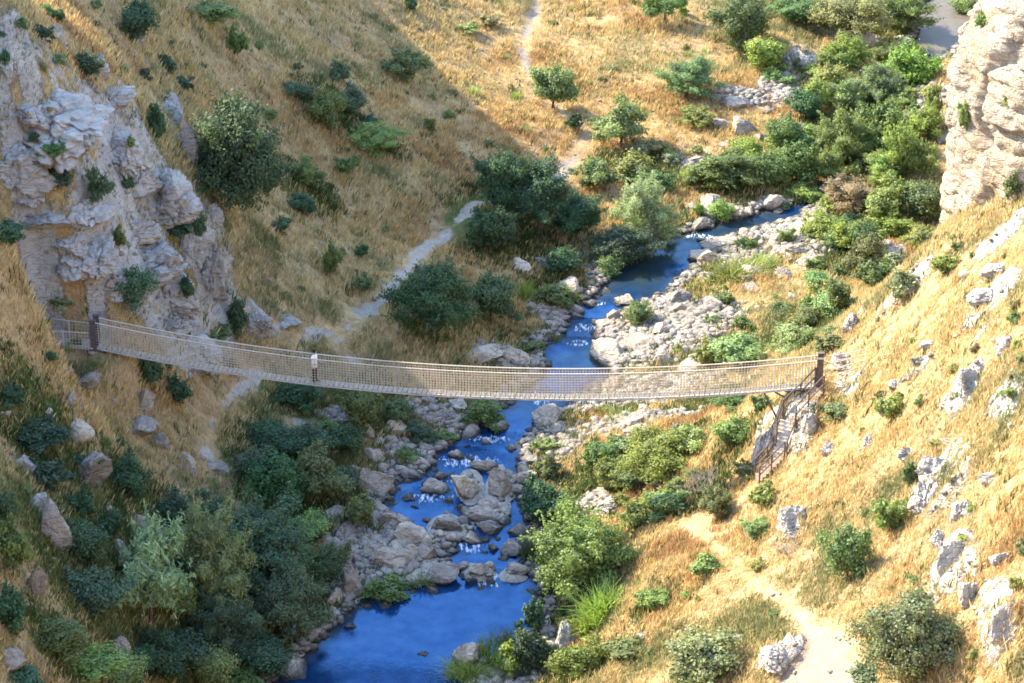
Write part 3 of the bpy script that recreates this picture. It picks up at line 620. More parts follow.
# loose stones (stuff)
def pebbles():
    V0, F0 = ICO[3][0][:0], None
    import bmesh
    bm = bmesh.new(); bmesh.ops.create_icosphere(bm, subdivisions=1, radius=1); iv = np.array([v.co[:] for v in bm.verts]); jf = np.array([[v.index for v in f.verts] for f in bm.faces]); bm.free()
    N = 32000
    # sample by mask weight
    wgt = (np.maximum.reduce([grav_m, .22*rock_m, .03*path_m])**1.5)*sstep(-.6, .2, RD)+.006
    wgt = wgt*(DY < 236); pr = (wgt/wgt.sum()).ravel(); idx = RS.choice(len(pr), N, p=pr)
    x = DX.ravel()[idx]+RS.uniform(-.13, .13, N); y = DY.ravel()[idx]+RS.uniform(-.13, .13, N); z = gz(x, y)
    s = .05+.36*RS.rand(N)**3.2*np.where(grav_m.ravel()[idx] > .4, 1, .45); 
    R = RS.uniform(.7, 1.3, (N, 12, 1))*iv[None]; ang = RS.uniform(0, 6.28, N); c_, s_ = np.cos(ang)[:, None], np.sin(ang)[:, None]
    R = R*np.stack([s, s*RS.uniform(.6, 1, N), s*RS.uniform(.4, .8, N)], 1)[:, None, :]
    rx = R[..., 0]*c_-R[..., 1]*s_; ry = R[..., 0]*s_+R[..., 1]*c_
    V = np.stack([rx+x[:, None], ry+y[:, None], R[..., 2]+z[:, None]+.2*s[:, None]], -1).reshape(-1, 3)
    Fc = (jf[None]+(np.arange(N)*12)[:, None, None]).reshape(-1, 3)
    o = link_mesh('gravel', np_mesh('gravel', V, Fc, 3, MAT['stone'], False)); tag(o, 'loose pale stones strewn over the stream banks and slopes', 'gravel', kind='stuff')
pebbles()
# ------------------------------------------------------------------ foliage
def leaf_quads(c, n, size, r, up_bias=0., aspect=.55):
    """c centres (N,3), n normals, size (N) -> V,F"""
    N = len(c)
    n = n+r.normal(size=(N, 3))*.55; n[:, 2] += up_bias; n /= np.linalg.norm(n, axis=1)[:, None]+1e-9
    a = np.cross(n, r.normal(size=(N, 3))); a /= np.linalg.norm(a, axis=1)[:, None]+1e-9; b = np.cross(n, a)
    s = size[:, None]
    V = np.stack([c-a*s, c+b*s*aspect-.1*a*s, c+a*s, c-b*s*aspect-.1*a*s], 1).reshape(-1, 3)
    return V, np.arange(N*4).reshape(N, 4)
CROWN = {}
NLEAF = {0: 2400, 1: 9000, 2: 30000}
LS = {0: .105, 1: .058, 2: .034}
def crown(style, cls, var):
    key = (style, cls, var)
    if key in CROWN: return CROWN[key]
    r = np.random.RandomState(abs(hash((len(style), style[0], cls, var))) % 99991 if False else (sum(map(ord, style))*31+cls*7+var*101))
    N = NLEAF[cls]; ls = LS[cls]
    if style == 'reed':
        nb = 260 if cls == 0 else 700; seg = 3
        bx = r.normal(size=(nb, 2))*.42; ln = r.uniform(.7, 1.9, nb)*np.exp(-.5*(bx**2).sum(1)); dr = bx*r.uniform(.1, .9, (nb, 1))+r.normal(size=(nb, 2))*.22; w = r.uniform(.018, .04, nb)*(1.3 if cls == 0 else 1)
        side = r.normal(size=(nb, 2)); side /= np.linalg.norm(side, axis=1)[:, None]; V = []; 
        for k in range(seg+1):
            t = k/seg; c = np.c_[bx+dr*t*t*ln[:, None], -1+ln*t*(1-.25*t)*1.1]; ww = (w*(1-t*.92))[:, None]
            V += [np.c_[c[:, :2]-side*ww, c[:, 2]], np.c_[c[:, :2]+side*ww, c[:, 2]]]
        V = np.stack(V, 1); Fs = []
        for k in range(seg):
            o_ = np.arange(nb)*(2*seg+2)+2*k; Fs.append(np.stack([o_, o_+1, o_+3, o_+2], 1))
        tint = np.repeat(r.rand(nb), 2*seg+2); V = V.reshape(-1, 3); Fc = np.concatenate(Fs)
    else:
        P_ = {'dense': dict(K=26, cr=(.26, .42), rr=(.5, .72), gap=.0, lo=-.95, asp=.6, core=.22),
              'tree': dict(K=24, cr=(.22, .36), rr=(.45, .80), gap=.1, lo=-.55, asp=.6, core=.1),
              'loose': dict(K=34, cr=(.15, .30), rr=(.4, .86), gap=.2, lo=-.8, asp=.28, core=.06),
              'low': dict(K=30, cr=(.18, .34), rr=(.35, .85), gap=.1, lo=-.9, asp=.65, core=.16),
              'flat': dict(K=16, cr=(.2, .32), rr=(.5, .82), gap=.1, lo=.1, asp=.5, core=0.)}[style]
        K = P_['K']+{0: -8, 1: 0, 2: 22}[cls]
        d = r.normal(size=(K*3, 3)); d /= np.linalg.norm(d, axis=1)[:, None]; d = d[d[:, 2] > P_['lo']][:K]; K = len(d)
        if style in ('dense', 'low'): d[:, 2] = np.where(d[:, 2] < 0, d[:, 2]*1.0, d[:, 2])
        rr = r.uniform(*P_['rr'], K); C = d*rr[:, None]; cr = r.uniform(*P_['cr'], K)*(1.0 if cls < 2 else .8)
        lump = 1+.25*r.normal(size=K); C *= lump[:, None]
        share = cr**2/np.sum(cr**2); k_i = r.choice(K, N, p=share)
        e = r.normal(size=(N, 3)); e /= np.linalg.norm(e, axis=1)[:, None]
        rad = cr[k_i]*(r.uniform(.35, 1., N)**.45)*(1+.30*r.normal(size=N))
        c = C[k_i]+e*rad[:, None]*np.array([1, 1, .8])
        tint = np.clip(.42+.2*r.normal(size=K)[k_i]+.2*r.normal(size=N), 0, 1)
        nrm = e*.75+c*.5
        ns = int(N*(.16 if style != 'flat' else .08)); K2 = 70+cls*60; kk = r.randint(0, K, K2); dd = C[kk]/np.linalg.norm(C[kk], axis=1)[:, None]+r.normal(size=(K2, 3))*.45; dd[:, 2] += .25; dd /= np.linalg.norm(dd, axis=1)[:, None]
        L2 = r.uniform(.25, .62, K2)*(.8 if style in ('dense', 'low') else 1.); j2 = r.randint(0, K2, ns); tt_ = r.rand(ns)**.8
        c[-ns:] = C[kk][j2]+dd[j2]*(tt_*L2[j2])[:, None]+r.normal(size=(ns, 3))*.025; nrm[-ns:] = dd[j2]*.4+r.normal(size=(ns, 3))*.6
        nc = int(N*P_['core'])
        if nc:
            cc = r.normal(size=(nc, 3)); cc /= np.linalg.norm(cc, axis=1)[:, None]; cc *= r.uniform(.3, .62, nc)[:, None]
            c[:nc] = cc; nrm[:nc] = cc; tint[:nc] = np.clip(.3+.15*r.normal(size=nc), 0, 1)  # core leaves coloured darker for the shade inside the crown
        sz = ls*r.uniform(.55, 1.25, N)*(1.35 if style == 'loose' else 1.); sz[:nc] *= 1.6
        c[:, 2] = np.maximum(c[:, 2], -1.02)
        V, Fc = leaf_quads(c, nrm, sz, r, .25, P_['asp']); tint = np.repeat(tint, 4)
    me = np_mesh('crown', V, Fc, 4, MAT['leaf'], False, {'tint': tint}); CROWN[key] = me; return me
WOOD = {}
def wood(style, var):
    """trunk and limbs in the crown's unit space, base at z=-1"""
    key = (style, var)
    if key in WOOD: return WOOD[key]
    r = random.Random(var*91+len(style)*7); mb = MB()
    if style == 'bare':
        def br(p, d, L, rad, lev):
            q = p; pts_ = [p]; rads = [rad]
            for k in range(3):
                d = (d+Vector((r.gauss(0, .16), r.gauss(0, .16), r.gauss(0.03, .1)))).normalized(); q = q+d*L/3; pts_.append(q); rads.append(rad*(1-.25*(k+1)))
            mb.tube(pts_, rads, 4)
            if lev < 3:
                for k in range(3 if lev else 3):
                    dd = (d+Vector((r.gauss(0, .6), r.gauss(0, .6), r.gauss(.1, .35)))).normalized(); br(pts_[r.choice((1, 2, 3))], dd, L*.72, rad*.55, lev+1)
        for k in range(7):
            a = 6.28*k/7+r.random(); br(Vector((.05*math.cos(a), .05*math.sin(a), -1)), Vector((math.cos(a)*.65, math.sin(a)*.65, 1)).normalized(), .85, .035, 0)
        me = mesh_obj('twigs', mb.v, mb.f, MAT['twig'], link=False).data
    else:
        n = 5 if style in ('tree', 'flat') else 6
        tk = .055 if style in ('tree', 'flat') else .035
        base = Vector((0, 0, -1.08)); top = Vector((r.uniform(-.08, .08), r.uniform(-.08, .08), -.35 if style != 'flat' else -.2))
        mb.tube([base, base.lerp(top, .5)+Vector((r.uniform(-.04, .04), 0, 0)), top], [tk*1.35, tk, tk*.85], 7)
        for k in range(n):
            a = 6.28*k/n+r.random(); e_ = Vector((math.cos(a)*r.uniform(.35, .65), math.sin(a)*r.uniform(.35, .65), r.uniform(.05, .6)))
            s0 = base.lerp(top, r.uniform(.55, 1)); mid = s0.lerp(e_, .5)+Vector((0, 0, r.uniform(-.06, .12)))
            mb.tube([s0, mid, e_], [tk*.7, tk*.45, tk*.15], 5)
        me = mesh_obj('trunk', mb.v, mb.f, MAT['bark'], link=False).data
    WOOD[key] = me; return me
PLANTS = []
PCOL0 = {'dk': (.027, .050, .028), 'md': (.062, .084, .033), 'br': (.094, .120, .034), 'gy': (.095, .125, .068), 'sv': (.125, .155, .10), 'ol': (.09, .112, .044), 'yl': (.115, .14, .046), 'bn': (.115, .105, .055), 'fig': (.088, .114, .05), 'bt': (.040, .064, .040), 'olv': (.075, .098, .050), 'pp': (.19, .125, .25), 'te': (.050, .092, .066)}
PCOL = {k_: tuple(min(.34, c_*2.15+.008) for c_ in v_) for k_, v_ in PCOL0.items()}
def hit_any(u, v):
    p, t = march(u, v, Z); d = ray(u, v); L = np.linalg.norm(d); o = Vector((0, 0, H)); dv = Vector(d/L); best = t*L
    for b in OBST:
        r = b.ray_cast(o, dv, best)
        if r[0] is not None and r[3] < best: best = r[3]; p = np.array(r[0])
    return p, best
def plant(u, v, w, h, style, colr, label=None, name=None, cat=None, group=None, world=None):
    r = random.random
    if world is None:
        p0, t = hit_any(u, v+h*.30); s = t/F
        a = w*s/2; c = math.sqrt(max((h*s/2)**2-(a*.42)**2, (.38*a)**2))/.906
        base, _ = hit_any(u, v+.42*h - .0)
        if np.hypot(*(base-p0)[:2]) > 4: base = p0
        base = base+np.array([0, min(a*.3, .8), 0]); base[2] = base[2] if abs(gz(base[0], base[1])-base[2]) > 1.0 else float(gz(base[0], base[1]))
    else: base = np.array(world, float); a = w/2; c = h/2
    cls = 0 if a < 1.0 else (1 if a < 1.9 else 2)
    if style == 'reed': cls = 0 if a < 1 else 1
    var = random.randrange(5)
    nm = name or {'dense': 'evergreen_bush', 'tree': 'small_tree', 'loose': 'willow_bush', 'low': 'bramble_shrub', 'reed': 'reed_clump', 'bare': 'leafless_bush', 'flat': 'umbrella_tree'}[style]
    o = empty(nm, (base[0], base[1], base[2]-.08), random.uniform(0, 6.28)); o.scale = (a*random.uniform(.85, 1.18), a*random.uniform(.8, 1.12), c); o.rotation_euler.x = random.uniform(-.12, .12); o.rotation_euler.y = random.uniform(-.12, .12)
    tag(o, label, cat or {'small_tree': 'tree', 'umbrella_tree': 'tree', 'reed_clump': 'reeds'}.get(nm, 'bush'), group)
    cc = [max(.005, x*random.uniform(.88, 1.14)) for x in PCOL[colr]]; a *= 1.08; c *= 1.06
    if style == 'bare':
        k = link_mesh('twigs', wood('bare', var % 2), o); k.location = (0, 0, 1)
    else:
        k = link_mesh('leaves' if style == 'reed' else 'crown', crown(style, cls, var), o); k.location = (0, 0, 1.0); k.color = (*cc, 1)
        if style != 'reed' and a > .45:
            k = link_mesh('trunk', wood(style, var), o); k.location = (0, 0, 1.0)
    PLANTS.append((base[0], base[1], a)); return o

VEG = [
 # ---- shaded crag and hillside
 (133,18,46,46,'dense','dk','dark round bush at the top of the picture on the shaded ridge'),(58,15,20,15,'dense','dk','tiny dark bush at the very top above the thin outcrop'),(42,33,25,18,'low','dk','small flat bush between the two top corner outcrops'),
 (88,69,30,28,'dense','dk','dark bush beside the small pale outcrop near the crag top'),(5,50,14,18,'dense','dk','dark bush cut by the frame edge on the crag outcrop'),(208,14,56,32,'low','br','bright green spreading shrub at the top of the shaded hillside'),(238,46,28,30,'low','md','green shrub just downhill of the bright spreading shrub at the top'),
 (166,64,20,20,'dense','dk','small dark bush on the upper edge of the ridge'),(180,82,26,18,'low','dk','low dark shrub on the ridge above the big dark tree'),(160,126,20,48,'dense','dk','narrow dark bush wedged in the ridge beside the big dark tree'),
 (226,166,104,118,'dense','dk','biggest dark green tree of the shaded hillside, beside the crag ridge','broadleaf_tree'),(55,190,32,28,'dense','dk','round dark bush on the crag above the rust stained shelf'),(102,189,34,38,'loose','bt','grey-green bush on the crag, companion of the round dark one'),(57,150,28,20,'low','md','green tuft of shrub on the broad bare ledge of the crag'),(33,138,14,11,'dense','dk','tiny dark tuft on the bare ledge near the frame edge'),
 (130,143,12,13,'dense','md','small green tuft in a crack of the layered rock shoulder'),(127,170,13,18,'dense','dk','small dark tuft at the edge of the smooth slab'),(145,75,16,18,'low','dk','little shrub left of the ridge low shrub'),(12,240,30,30,'dense','dk','dark bush in grass at the frame edge left of the crag foot'),
 (133,298,42,46,'dense','bt','dark bush growing against the crag foot above the bridge'),(187,290,17,24,'dense','dk','narrow dark bush in the notch of the crag above the bridge'),(118,243,17,22,'low','md','green tuft on the wide pitted face of the crag'),(172,233,34,18,'low','dk','flat dark shrub on the smooth slab above the crag nose'),(198,229,14,24,'low','dk','narrow shrub behind the flat dark shrub on the slab'),
 (235,322,24,40,'dense','dk','upright dark bush in the shade of the limestone nose'),(219,331,30,18,'low','md','low green shrub at the base of the limestone nose'),(150,375,27,36,'dense','dk','dark bush just under the bridge deck near its shaded end'),(180,396,26,32,'dense','dk','second dark bush under the deck, nearer the pale scree'),(60,306,32,18,'low','bn','brownish shrub in grass above the shaded bridge approach'),(68,349,13,14,'reed','br','small bright green tuft beside the shaded bridge approach'),
 (297,93,34,24,'dense','bt','blue-green bush, uphill one of three on the shaded slope'),(327,112,44,42,'dense','md','largest of three joined bushes on the shaded slope'),(353,104,36,32,'dense','bt','downhill one of three joined bushes on the shaded slope'),(368,126,34,13,'low','dk','flat dark shrub below the three joined bushes'),
 (339,72,24,25,'dense','bt','single round bush above the three joined bushes'),(376,143,60,24,'low','br','bright green spreading shrub on the shaded slope'),(405,68,42,36,'low','md','green bush at the edge of the shade on the hillside'),(306,178,40,36,'loose','md','thin straggly green shrub on the middle of the shaded slope'),(303,205,32,26,'dense','dk','darker low bush below the thin straggly shrub'),(347,168,22,22,'low','md','small grey shrub below the bright spreading shrub'),
 (430,125,14,20,'loose','md','slim green shrub near the shade edge on the hillside'),(411,6,14,20,'tree','dk','dark trunked little tree at the top edge of the picture'),(490,22,26,18,'low','bn','brown shrub in golden grass at the top'),(468,28,26,14,'low','yl','yellow-green shrub in golden grass at the top'),(280,226,30,18,'low','dk','low dark shrub to the lower side of the biggest dark tree'),(331,266,22,36,'loose','md','upright green shrub in the tan grass above the path fork'),(363,286,26,22,'low','md','low shrub between the upright shrub and the shaded path'),
 (268,185,22,30,'low','dk','dark shrub at the foot of the biggest dark tree'),
 # ---- dark streamside trees
 (505,195,70,74,'tree','dk','dark tree beside the shaded path, farthest from the stream','broadleaf_tree'),(540,205,66,78,'tree','bt','tall dark tree in the dense grove by the shade edge','broadleaf_tree'),(490,235,50,50,'tree','dk','dark bushy tree at the lower side of the dense grove','broadleaf_tree'),(575,225,60,52,'tree','dk','dark tree of the grove overhanging the blue bend','broadleaf_tree'),(625,250,70,46,'dense','dk','dark bank bush hanging over the blue bend of the stream'),
 (642,218,76,66,'loose','sv','silvery round willow bush catching the sun beside the dark grove'),(432,312,84,80,'tree','dk','dark tree standing between path and stream above the bridge','broadleaf_tree'),(425,281,38,32,'dense','bt','dark bush crowning the tree between path and stream'),(491,303,50,58,'dense','bt','dark bush on the shaded bank next to the grey-white rock pair'),(525,287,18,30,'reed','br','bright green fern clump below the grey-white rock pair'),(556,298,50,24,'low','md','green ferny growth on the dark rounded boulder'),(609,267,34,26,'dense','md','green bush at the shaded edge of the blue bend'),(555,337,20,14,'reed','md','small green clump in the stream above the bridge'),(535,345,26,14,'low','md','low green growth on the bank just above the bridge rail'),(560,262,40,30,'dense','dk','dark shrub on the shaded bank behind the rock pair'),
 # ---- golden meadow
 (553,94,46,48,'tree','fig','round green tree in the golden meadow beside the lit path'),(574,122,20,22,'low','dk','dark low shrub in the shadow of the round meadow tree'),(620,128,46,50,'tree','gy','grey-green tree in the meadow next to the round one'),(665,12,46,34,'flat','md','umbrella shaped tree with visible limbs at the top edge'),(745,28,58,62,'dense','md','big round dark tree at the top between meadow and side channel','broadleaf_tree'),(687,82,60,46,'loose','gy','loose grey-green tree in the middle of the golden meadow'),(697,119,42,18,'low','br','bright low shrub at the foot of the loose grey-green tree'),(672,158,24,18,'loose','sv','small silvery bush above the green thicket'),(655,148,30,14,'low','bn','brownish shrub in the shadow line of the meadow'),  # dark low and brownish shrubs added where shade lies in the meadow
 (595,177,46,34,'low','md','green bramble in front of the silvery willow, shade side'),(632,170,46,32,'low','br','bright bramble between meadow and silvery willow'),(655,183,40,26,'low','md','bramble behind the silvery willow, stream side'),(720,178,86,30,'low','md','wide low green thicket along the upper stream'),(748,154,44,36,'dense','br','bright green bush above the wide low thicket'),(770,175,40,40,'dense','md','green bush by the bend of the upper stream'),
 # ---- upper right thicket
 (800,10,66,40,'tree','md','tall green tree at the top edge, nearest the round dark tree','broadleaf_tree'),(848,18,84,56,'tree','fig','broad green tree at the top edge above the tan rock','broadleaf_tree'),(902,12,64,46,'tree','md','green tree at the top edge beside the brown water','broadleaf_tree'),(968,8,36,26,'dense','md','green tree top showing behind the cliff summit'),
 (783,135,46,34,'dense','md','green bush beside the dry side channel'),(806,106,38,32,'dense','dk','dark green bush in the upper thicket'),(830,80,36,32,'low','yl','yellow-green shrub under the tan rock'),(848,102,44,36,'loose','ol','olive bush in the middle of the upper thicket'),(880,92,62,50,'loose','gy','feathery grey willow in the upper thicket','willow_tree'),(908,70,48,46,'tree','br','bright green tree with fan shaped boughs near the cliff'),(882,136,48,56,'tree','md','dark green tree under the feathery grey willow','broadleaf_tree'),(906,157,42,54,'loose','yl','yellow-green upright bush near the cliff foot'),(843,142,56,58,'loose','ol','olive coloured tree amid the thicket'),(792,167,54,46,'dense','md','green rounded bush next to the far pool'),(825,170,44,36,'loose','ol','olive bush behind the far pool'),(848,196,64,40,'low','bn','brown-green bush by the far pool'),(884,205,50,44,'low','yl','yellow-green bush below the upright one near the cliff'),(924,206,56,48,'dense','md','round green bush directly at the cliff corner'),(893,228,50,30,'low','br','bright bramble along the slope crest below the round cliff bush'),(930,110,24,50,'low','md','green growth in the gap along the cliff edge'),(795,193,22,18,'reed','br','lush bright tuft beside the far pool'),(1015,186,30,30,'low','md','green bush at the foot of the cliff by the frame edge'),(925,165,30,40,'low','ol','olive shrub beside the cliff edge'),
 (850,238,46,34,'low','br','bright green bramble on the crest of the sunlit slope'),(865,258,50,44,'low','md','green bramble on the crest beside the white outcrop'),(838,299,36,42,'low','md','green shrub behind the crest near the bridge anchor'),(810,318,34,28,'dense','ol','olive shrub behind the sunlit bridge end'),(795,342,64,38,'loose','gy','grey-green bush just above the sunlit bridge rail'),(816,263,26,18,'low','md','small shrub in tan grass beyond the crest'),(840,272,20,16,'low','md','smaller shrub next to the crest brambles'),(823,290,28,20,'low','yl','yellowish shrub in tan grass beyond the crest'),
 (740,273,56,22,'reed','br','lush bright green sedge beside the blue bend'),(760,262,40,18,'reed','br','lush sedge clump by the small green pool'),(700,282,30,14,'reed','br','small lush sedge clump at the stream edge of the bend'),(725,298,27,20,'low','md','green bush on the gravel bar above the bridge'),(715,318,26,13,'low','md','low shrub in the rocks above the bridge'),(742,323,22,15,'low','md','round little shrub above the bridge in sun'),(736,352,56,40,'dense','gy','big grey-green bush behind the sunlit half of the bridge'),(706,356,24,30,'low','yl','yellow shrub beside the big bush behind the netting'),(748,245,20,15,'low','md','tuft on the great pale flat boulder'),(640,314,34,26,'loose','md','green shrub standing on the stream edge of the gravel bar'),
 (945,266,32,24,'low','br','bright diagonal shrub on the upper sunlit slope'),(900,296,36,18,'low','md','low shrub under the crest outcrop'),(840,410,36,20,'low','md','dark green shrub beside the rusty stairs on the slope'),(893,406,36,26,'dense','br','bright green bush on the sunlit slope above the path'),(880,395,15,13,'low','md','little shrub touching the bright green slope bush'),(917,361,17,14,'low','pp','purple flowering shrub on the sunlit slope'),(1015,318,18,15,'low','md','small shrub near the frame edge on the upper slope'),(1018,345,14,12,'low','yl','tiny shrub low at the frame edge of the upper slope'),
 # ---- under the bridge
 (622,413,32,18,'reed','br','bright green grass clump under the bridge on the gravel bank'),(605,408,22,14,'reed','br','smaller bright grass clump under the bridge near the stream'),(575,434,28,20,'reed','md','sedge clump beside the large sunlit boulder'),(655,456,84,54,'dense','br','large bright green bush on the sunlit bank below the bridge'),(612,476,54,38,'low','br','bright bush between the large bright one and the fig tree'),(735,401,44,22,'low','md','low bush directly beneath the sunlit half of the deck'),(732,433,42,36,'dense','ol','rounded olive bush between bright bush and stairs'),(762,405,24,24,'low','md','small bush below the stair head'),(690,440,44,30,'low','yl','yellow-green shrub beside the large bright bush'),(300,397,54,36,'dense','dk','dark bush beneath the person on the bridge'),(358,410,52,58,'dense','md','green bush below the deck in the shade'),(482,413,52,34,'low','md','green bush beneath the middle of the deck'),(345,440,40,34,'dense','dk','dark bush on the shaded bank below the deck'),(445,437,26,14,'low','md','low green growth among the shaded boulders'),
 (395,412,44,26,'low','md','green shrub among the shaded boulders just below the deck'),(420,432,36,22,'low','dk','dark low shrub in the shaded boulder heap'),(548,470,30,26,'low','md','green shrub on the stream edge under the sunlit bank'),(545,445,28,18,'low','ol','olive shrub beside the stream below the large sunlit boulder'),(550,585,28,26,'reed','dk','dark reeds where the fig tree meets the pool'),(405,455,30,18,'low','md','small green shrub by the head of the rapids'),
 (275,440,56,40,'dense','dk','dark bush beside the pale scree'),(310,445,56,44,'dense','bt','blue-green bush in the shaded thicket below the bridge'),(275,485,64,60,'dense','dk','dark bush in the middle of the shaded thicket'),(315,480,60,56,'tree','md','green tree in the shaded thicket over the pool head'),(252,465,44,36,'dense','bt','bush at the slope side of the shaded thicket'),(363,512,34,36,'low','md','green bush hanging over the small blue pool'),
 # ---- lower left
 (40,442,72,36,'low','dk','wide dark bramble on the shaded slope near the frame edge'),(12,402,30,26,'low','dk','dark bramble at the frame edge above the wide one'),(130,482,44,48,'dense','dk','dark bush beside the large blue-grey boulder'),(50,476,40,40,'low','dk','dark shrub between bramble and tall blue-grey rock'),(6,512,24,34,'dense','dk','dark bush at the frame edge by the tall blue-grey rock'),(110,526,32,30,'dense','dk','dark round bush below the thin upright rock'),(85,505,32,30,'low','dk','low dark bush behind the tall blue-grey rock'),(85,546,58,50,'dense','dk','broad dark bush in the hollow of the shaded slope'),(176,516,52,48,'dense','dk','round dark bush above the silvery tree'),(12,556,38,60,'dense','md','dark green bush at the frame edge, lower half'),(12,612,42,50,'dense','dk','dark bush at the frame edge below the others'),(215,515,40,36,'dense','dk','dark bush between silvery tree and scree'),
 (150,592,76,106,'loose','sv','silvery blue-grey tree in the shaded bottom','willow_tree'),(212,572,84,104,'loose','gy','tall feathery green willow in the middle of the shaded grove','willow_tree'),(265,562,96,96,'tree','bt','large grey-green tree overhanging the deep pool, upper one','broadleaf_tree'),(290,612,84,80,'tree','bt','large dark tree overhanging the deep pool, lower one','broadleaf_tree'),(95,602,60,56,'dense','bt','grey-green bush beside the silvery tree'),(225,632,80,70,'loose','bt','dim feathery tree at the bottom of the shaded grove','willow_tree'),(180,655,60,44,'dense','dk','dark bush at the bottom by the tall grey rock'),(60,642,56,44,'dense','md','green bush above the bright one in the bottom corner'),(95,664,70,44,'dense','br','bright green bush at the bottom in shade'),(25,676,40,24,'dense','dk','dark bush in the bottom corner at the frame edge'),(265,660,60,44,'dense','dk','dark bush at the bottom beside the pool'),(325,570,40,50,'dense','bt','dark bush behind the tall pale boulder'),
 (385,592,56,32,'low','md','green growth on the jumble above the deep pool'),(420,580,30,18,'reed','md','sedge on the boulders at the pool head'),(473,556,30,15,'reed','md','grass tuft in the channel beside the cascade'),(484,648,34,34,'reed','md','reeds by the round mossy boulder'),(505,640,40,36,'reed','md','tall reeds at the sunlit side of the big pool'),(532,655,44,50,'low','dk','dark bank shrub between reeds and sunlit slope'),(470,668,50,24,'reed','br','sunlit reed tips at the lower edge, nearest the pool'),(508,664,40,34,'low','br','sunlit leafy bush at the lower edge of the picture'),(535,620,30,40,'low','dk','dark growth along the shaded foot of the sunlit bank'),
 (581,560,100,94,'tree','fig','large fig tree leaning over the stream on the sunlit bank','fig_tree'),(545,508,58,50,'dense','dk','dark bush on the bank upstream of the fig tree'),(535,545,34,36,'reed','dk','dark reeds below the fig tree at the water'),(607,600,62,44,'reed','yl','yellow-green reeds beside the fig tree'),(590,618,40,30,'reed','md','green reeds below the yellow-green ones'),(655,601,42,22,'low','br','bright small shrub on the lower sunlit meadow'),(575,661,52,46,'low','br','green bush at the bottom above the bank rock'),(625,651,40,20,'low','md','low shrub in the lower meadow'),(705,661,72,58,'dense','olv','olive green round bush at the bottom of the sunlit meadow'),(668,500,60,36,'low','ol','olive scrub above the start of the sandy path'),(700,482,54,42,'bare','gy','leafless grey bush above the sandy path'),(765,495,36,28,'dense','br','bright bush below the stair foot'),(758,530,44,22,'low','ol','olive scrub beside the sandy path'),(706,566,36,24,'low','yl','yellow-green shrub in the middle of the lower meadow'),(640,478,50,24,'low','md','green shrub above the flat white rock'),(745,470,22,20,'low','md','little bush beside the lower stair rail'),
 (966,118,18,34,'low','ol','olive tuft growing on the face of the sunlit cliff'),(983,20,20,16,'low','ol','small olive tuft near the summit of the sunlit cliff'),(1008,100,14,14,'low','yl','tiny yellowish tuft on the sunlit cliff near the frame edge'),
 (848,556,52,66,'dense','olv','small upright olive tree above the sandy clearing','olive_tree'),(910,648,112,100,'dense','olv','largest olive bush at the lower edge of the sunlit slope','olive_tree'),(870,672,40,26,'dense','olv','side shoot of olive beside the largest olive bush'),(893,518,42,40,'loose','ol','thin shrub beside the white outcrop of the sunlit slope'),(909,477,16,34,'low','md','narrow shrub on the jagged white outcrop'),(790,547,36,26,'bare','gy','leafless little bush in front of the white rock heap'),(1016,585,16,16,'low','br','bright tuft at the frame edge of the lower slope'),(775,612,16,10,'low','md','tiny tuft on the edge of the sandy path'),
]
for row in VEG:
    u, v, w, h, stl, cl, lab = row[:7]
    plant(u, v, w, h, stl, cl, lab, row[7] if len(row) > 7 else None)
print('plants', round(time.time()-T0, 1))
def scatter_plants(n, boxes, wr, styles, cols, label, group, name):
    c = 0; tr = 0
    while c < n and tr < n*25:
        tr += 1; x0, y0, x1, y1 = random.choices(boxes, weights=[(b[2]-b[0])*(b[3]-b[1]) for b in boxes])[0]
        u, v = random.uniform(x0, x1), random.uniform(y0, y1); w = wr[0]+(wr[1]-wr[0])*random.random()**2; h = w*random.uniform(.6, .95)
        p, t = march(u, v, Z)
        if bil(PD, X0, Y0, STEP, p[0], p[1]) < .5 or bil(RD, X0, Y0, STEP, p[0], p[1]) < .4: continue
        if any((p[0]-q[0])**2+(p[1]-q[1])**2 < (.55*q[2]+.25)**2 for q in PLANTS): continue
        plant(u, v, w, h, random.choice(styles), random.choice(cols), label, name, 'shrub', group); c += 1
scatter_plants(46, [(250,60,480,330),(150,0,400,70)], (7,17), ['low','dense'], ['md','ol','dk','bn'], 'small shrub dotted on the shaded dry grass hillside', 'small shrubs of the shaded hillside', 'small_shrub')
scatter_plants(34, [(0,340,240,540),(0,560,120,683),(0,0,130,110)], (8,22), ['dense','low'], ['dk','md','bt','bn'], 'small dark shrub among the rocks of the shaded near slope', 'small shrubs of the shaded near slope', 'small_shrub')
scatter_plants(26, [(440,0,720,150)], (8,18), ['low','reed'], ['ol','yl','bn','md'], 'small shrub dotted in the golden meadow', 'small shrubs of the golden meadow', 'small_shrub')
scatter_plants(56, [(820,380,1024,683),(870,220,1024,400),(620,540,860,683)], (6,18), ['low','low','dense'], ['ol','yl','bn','md'], 'small olive or yellowish shrub on the sunlit orange slope', 'small shrubs of the sunlit slope', 'small_shrub')
scatter_plants(140, [(580,150,760,215),(770,50,935,250),(770,50,935,250),(770,50,935,250),(780,240,860,350),(600,430,720,520),(825,225,905,290),(825,225,905,290),(785,300,850,350),(700,340,830,352)], (16,46), ['low','loose','dense'], ['md','br','ol','yl','gy'], 'green bush filling the sunlit thickets along the stream', 'thicket bushes along the stream', 'thicket_bush')
scatter_plants(36, [(560,390,760,450),(600,300,780,350),(350,400,520,600),(690,230,830,300)], (6,15), ['reed','low'], ['br','md','yl'], 'green tuft growing between the stones of the stream bank', 'tufts between the bank stones', 'bank_tuft')
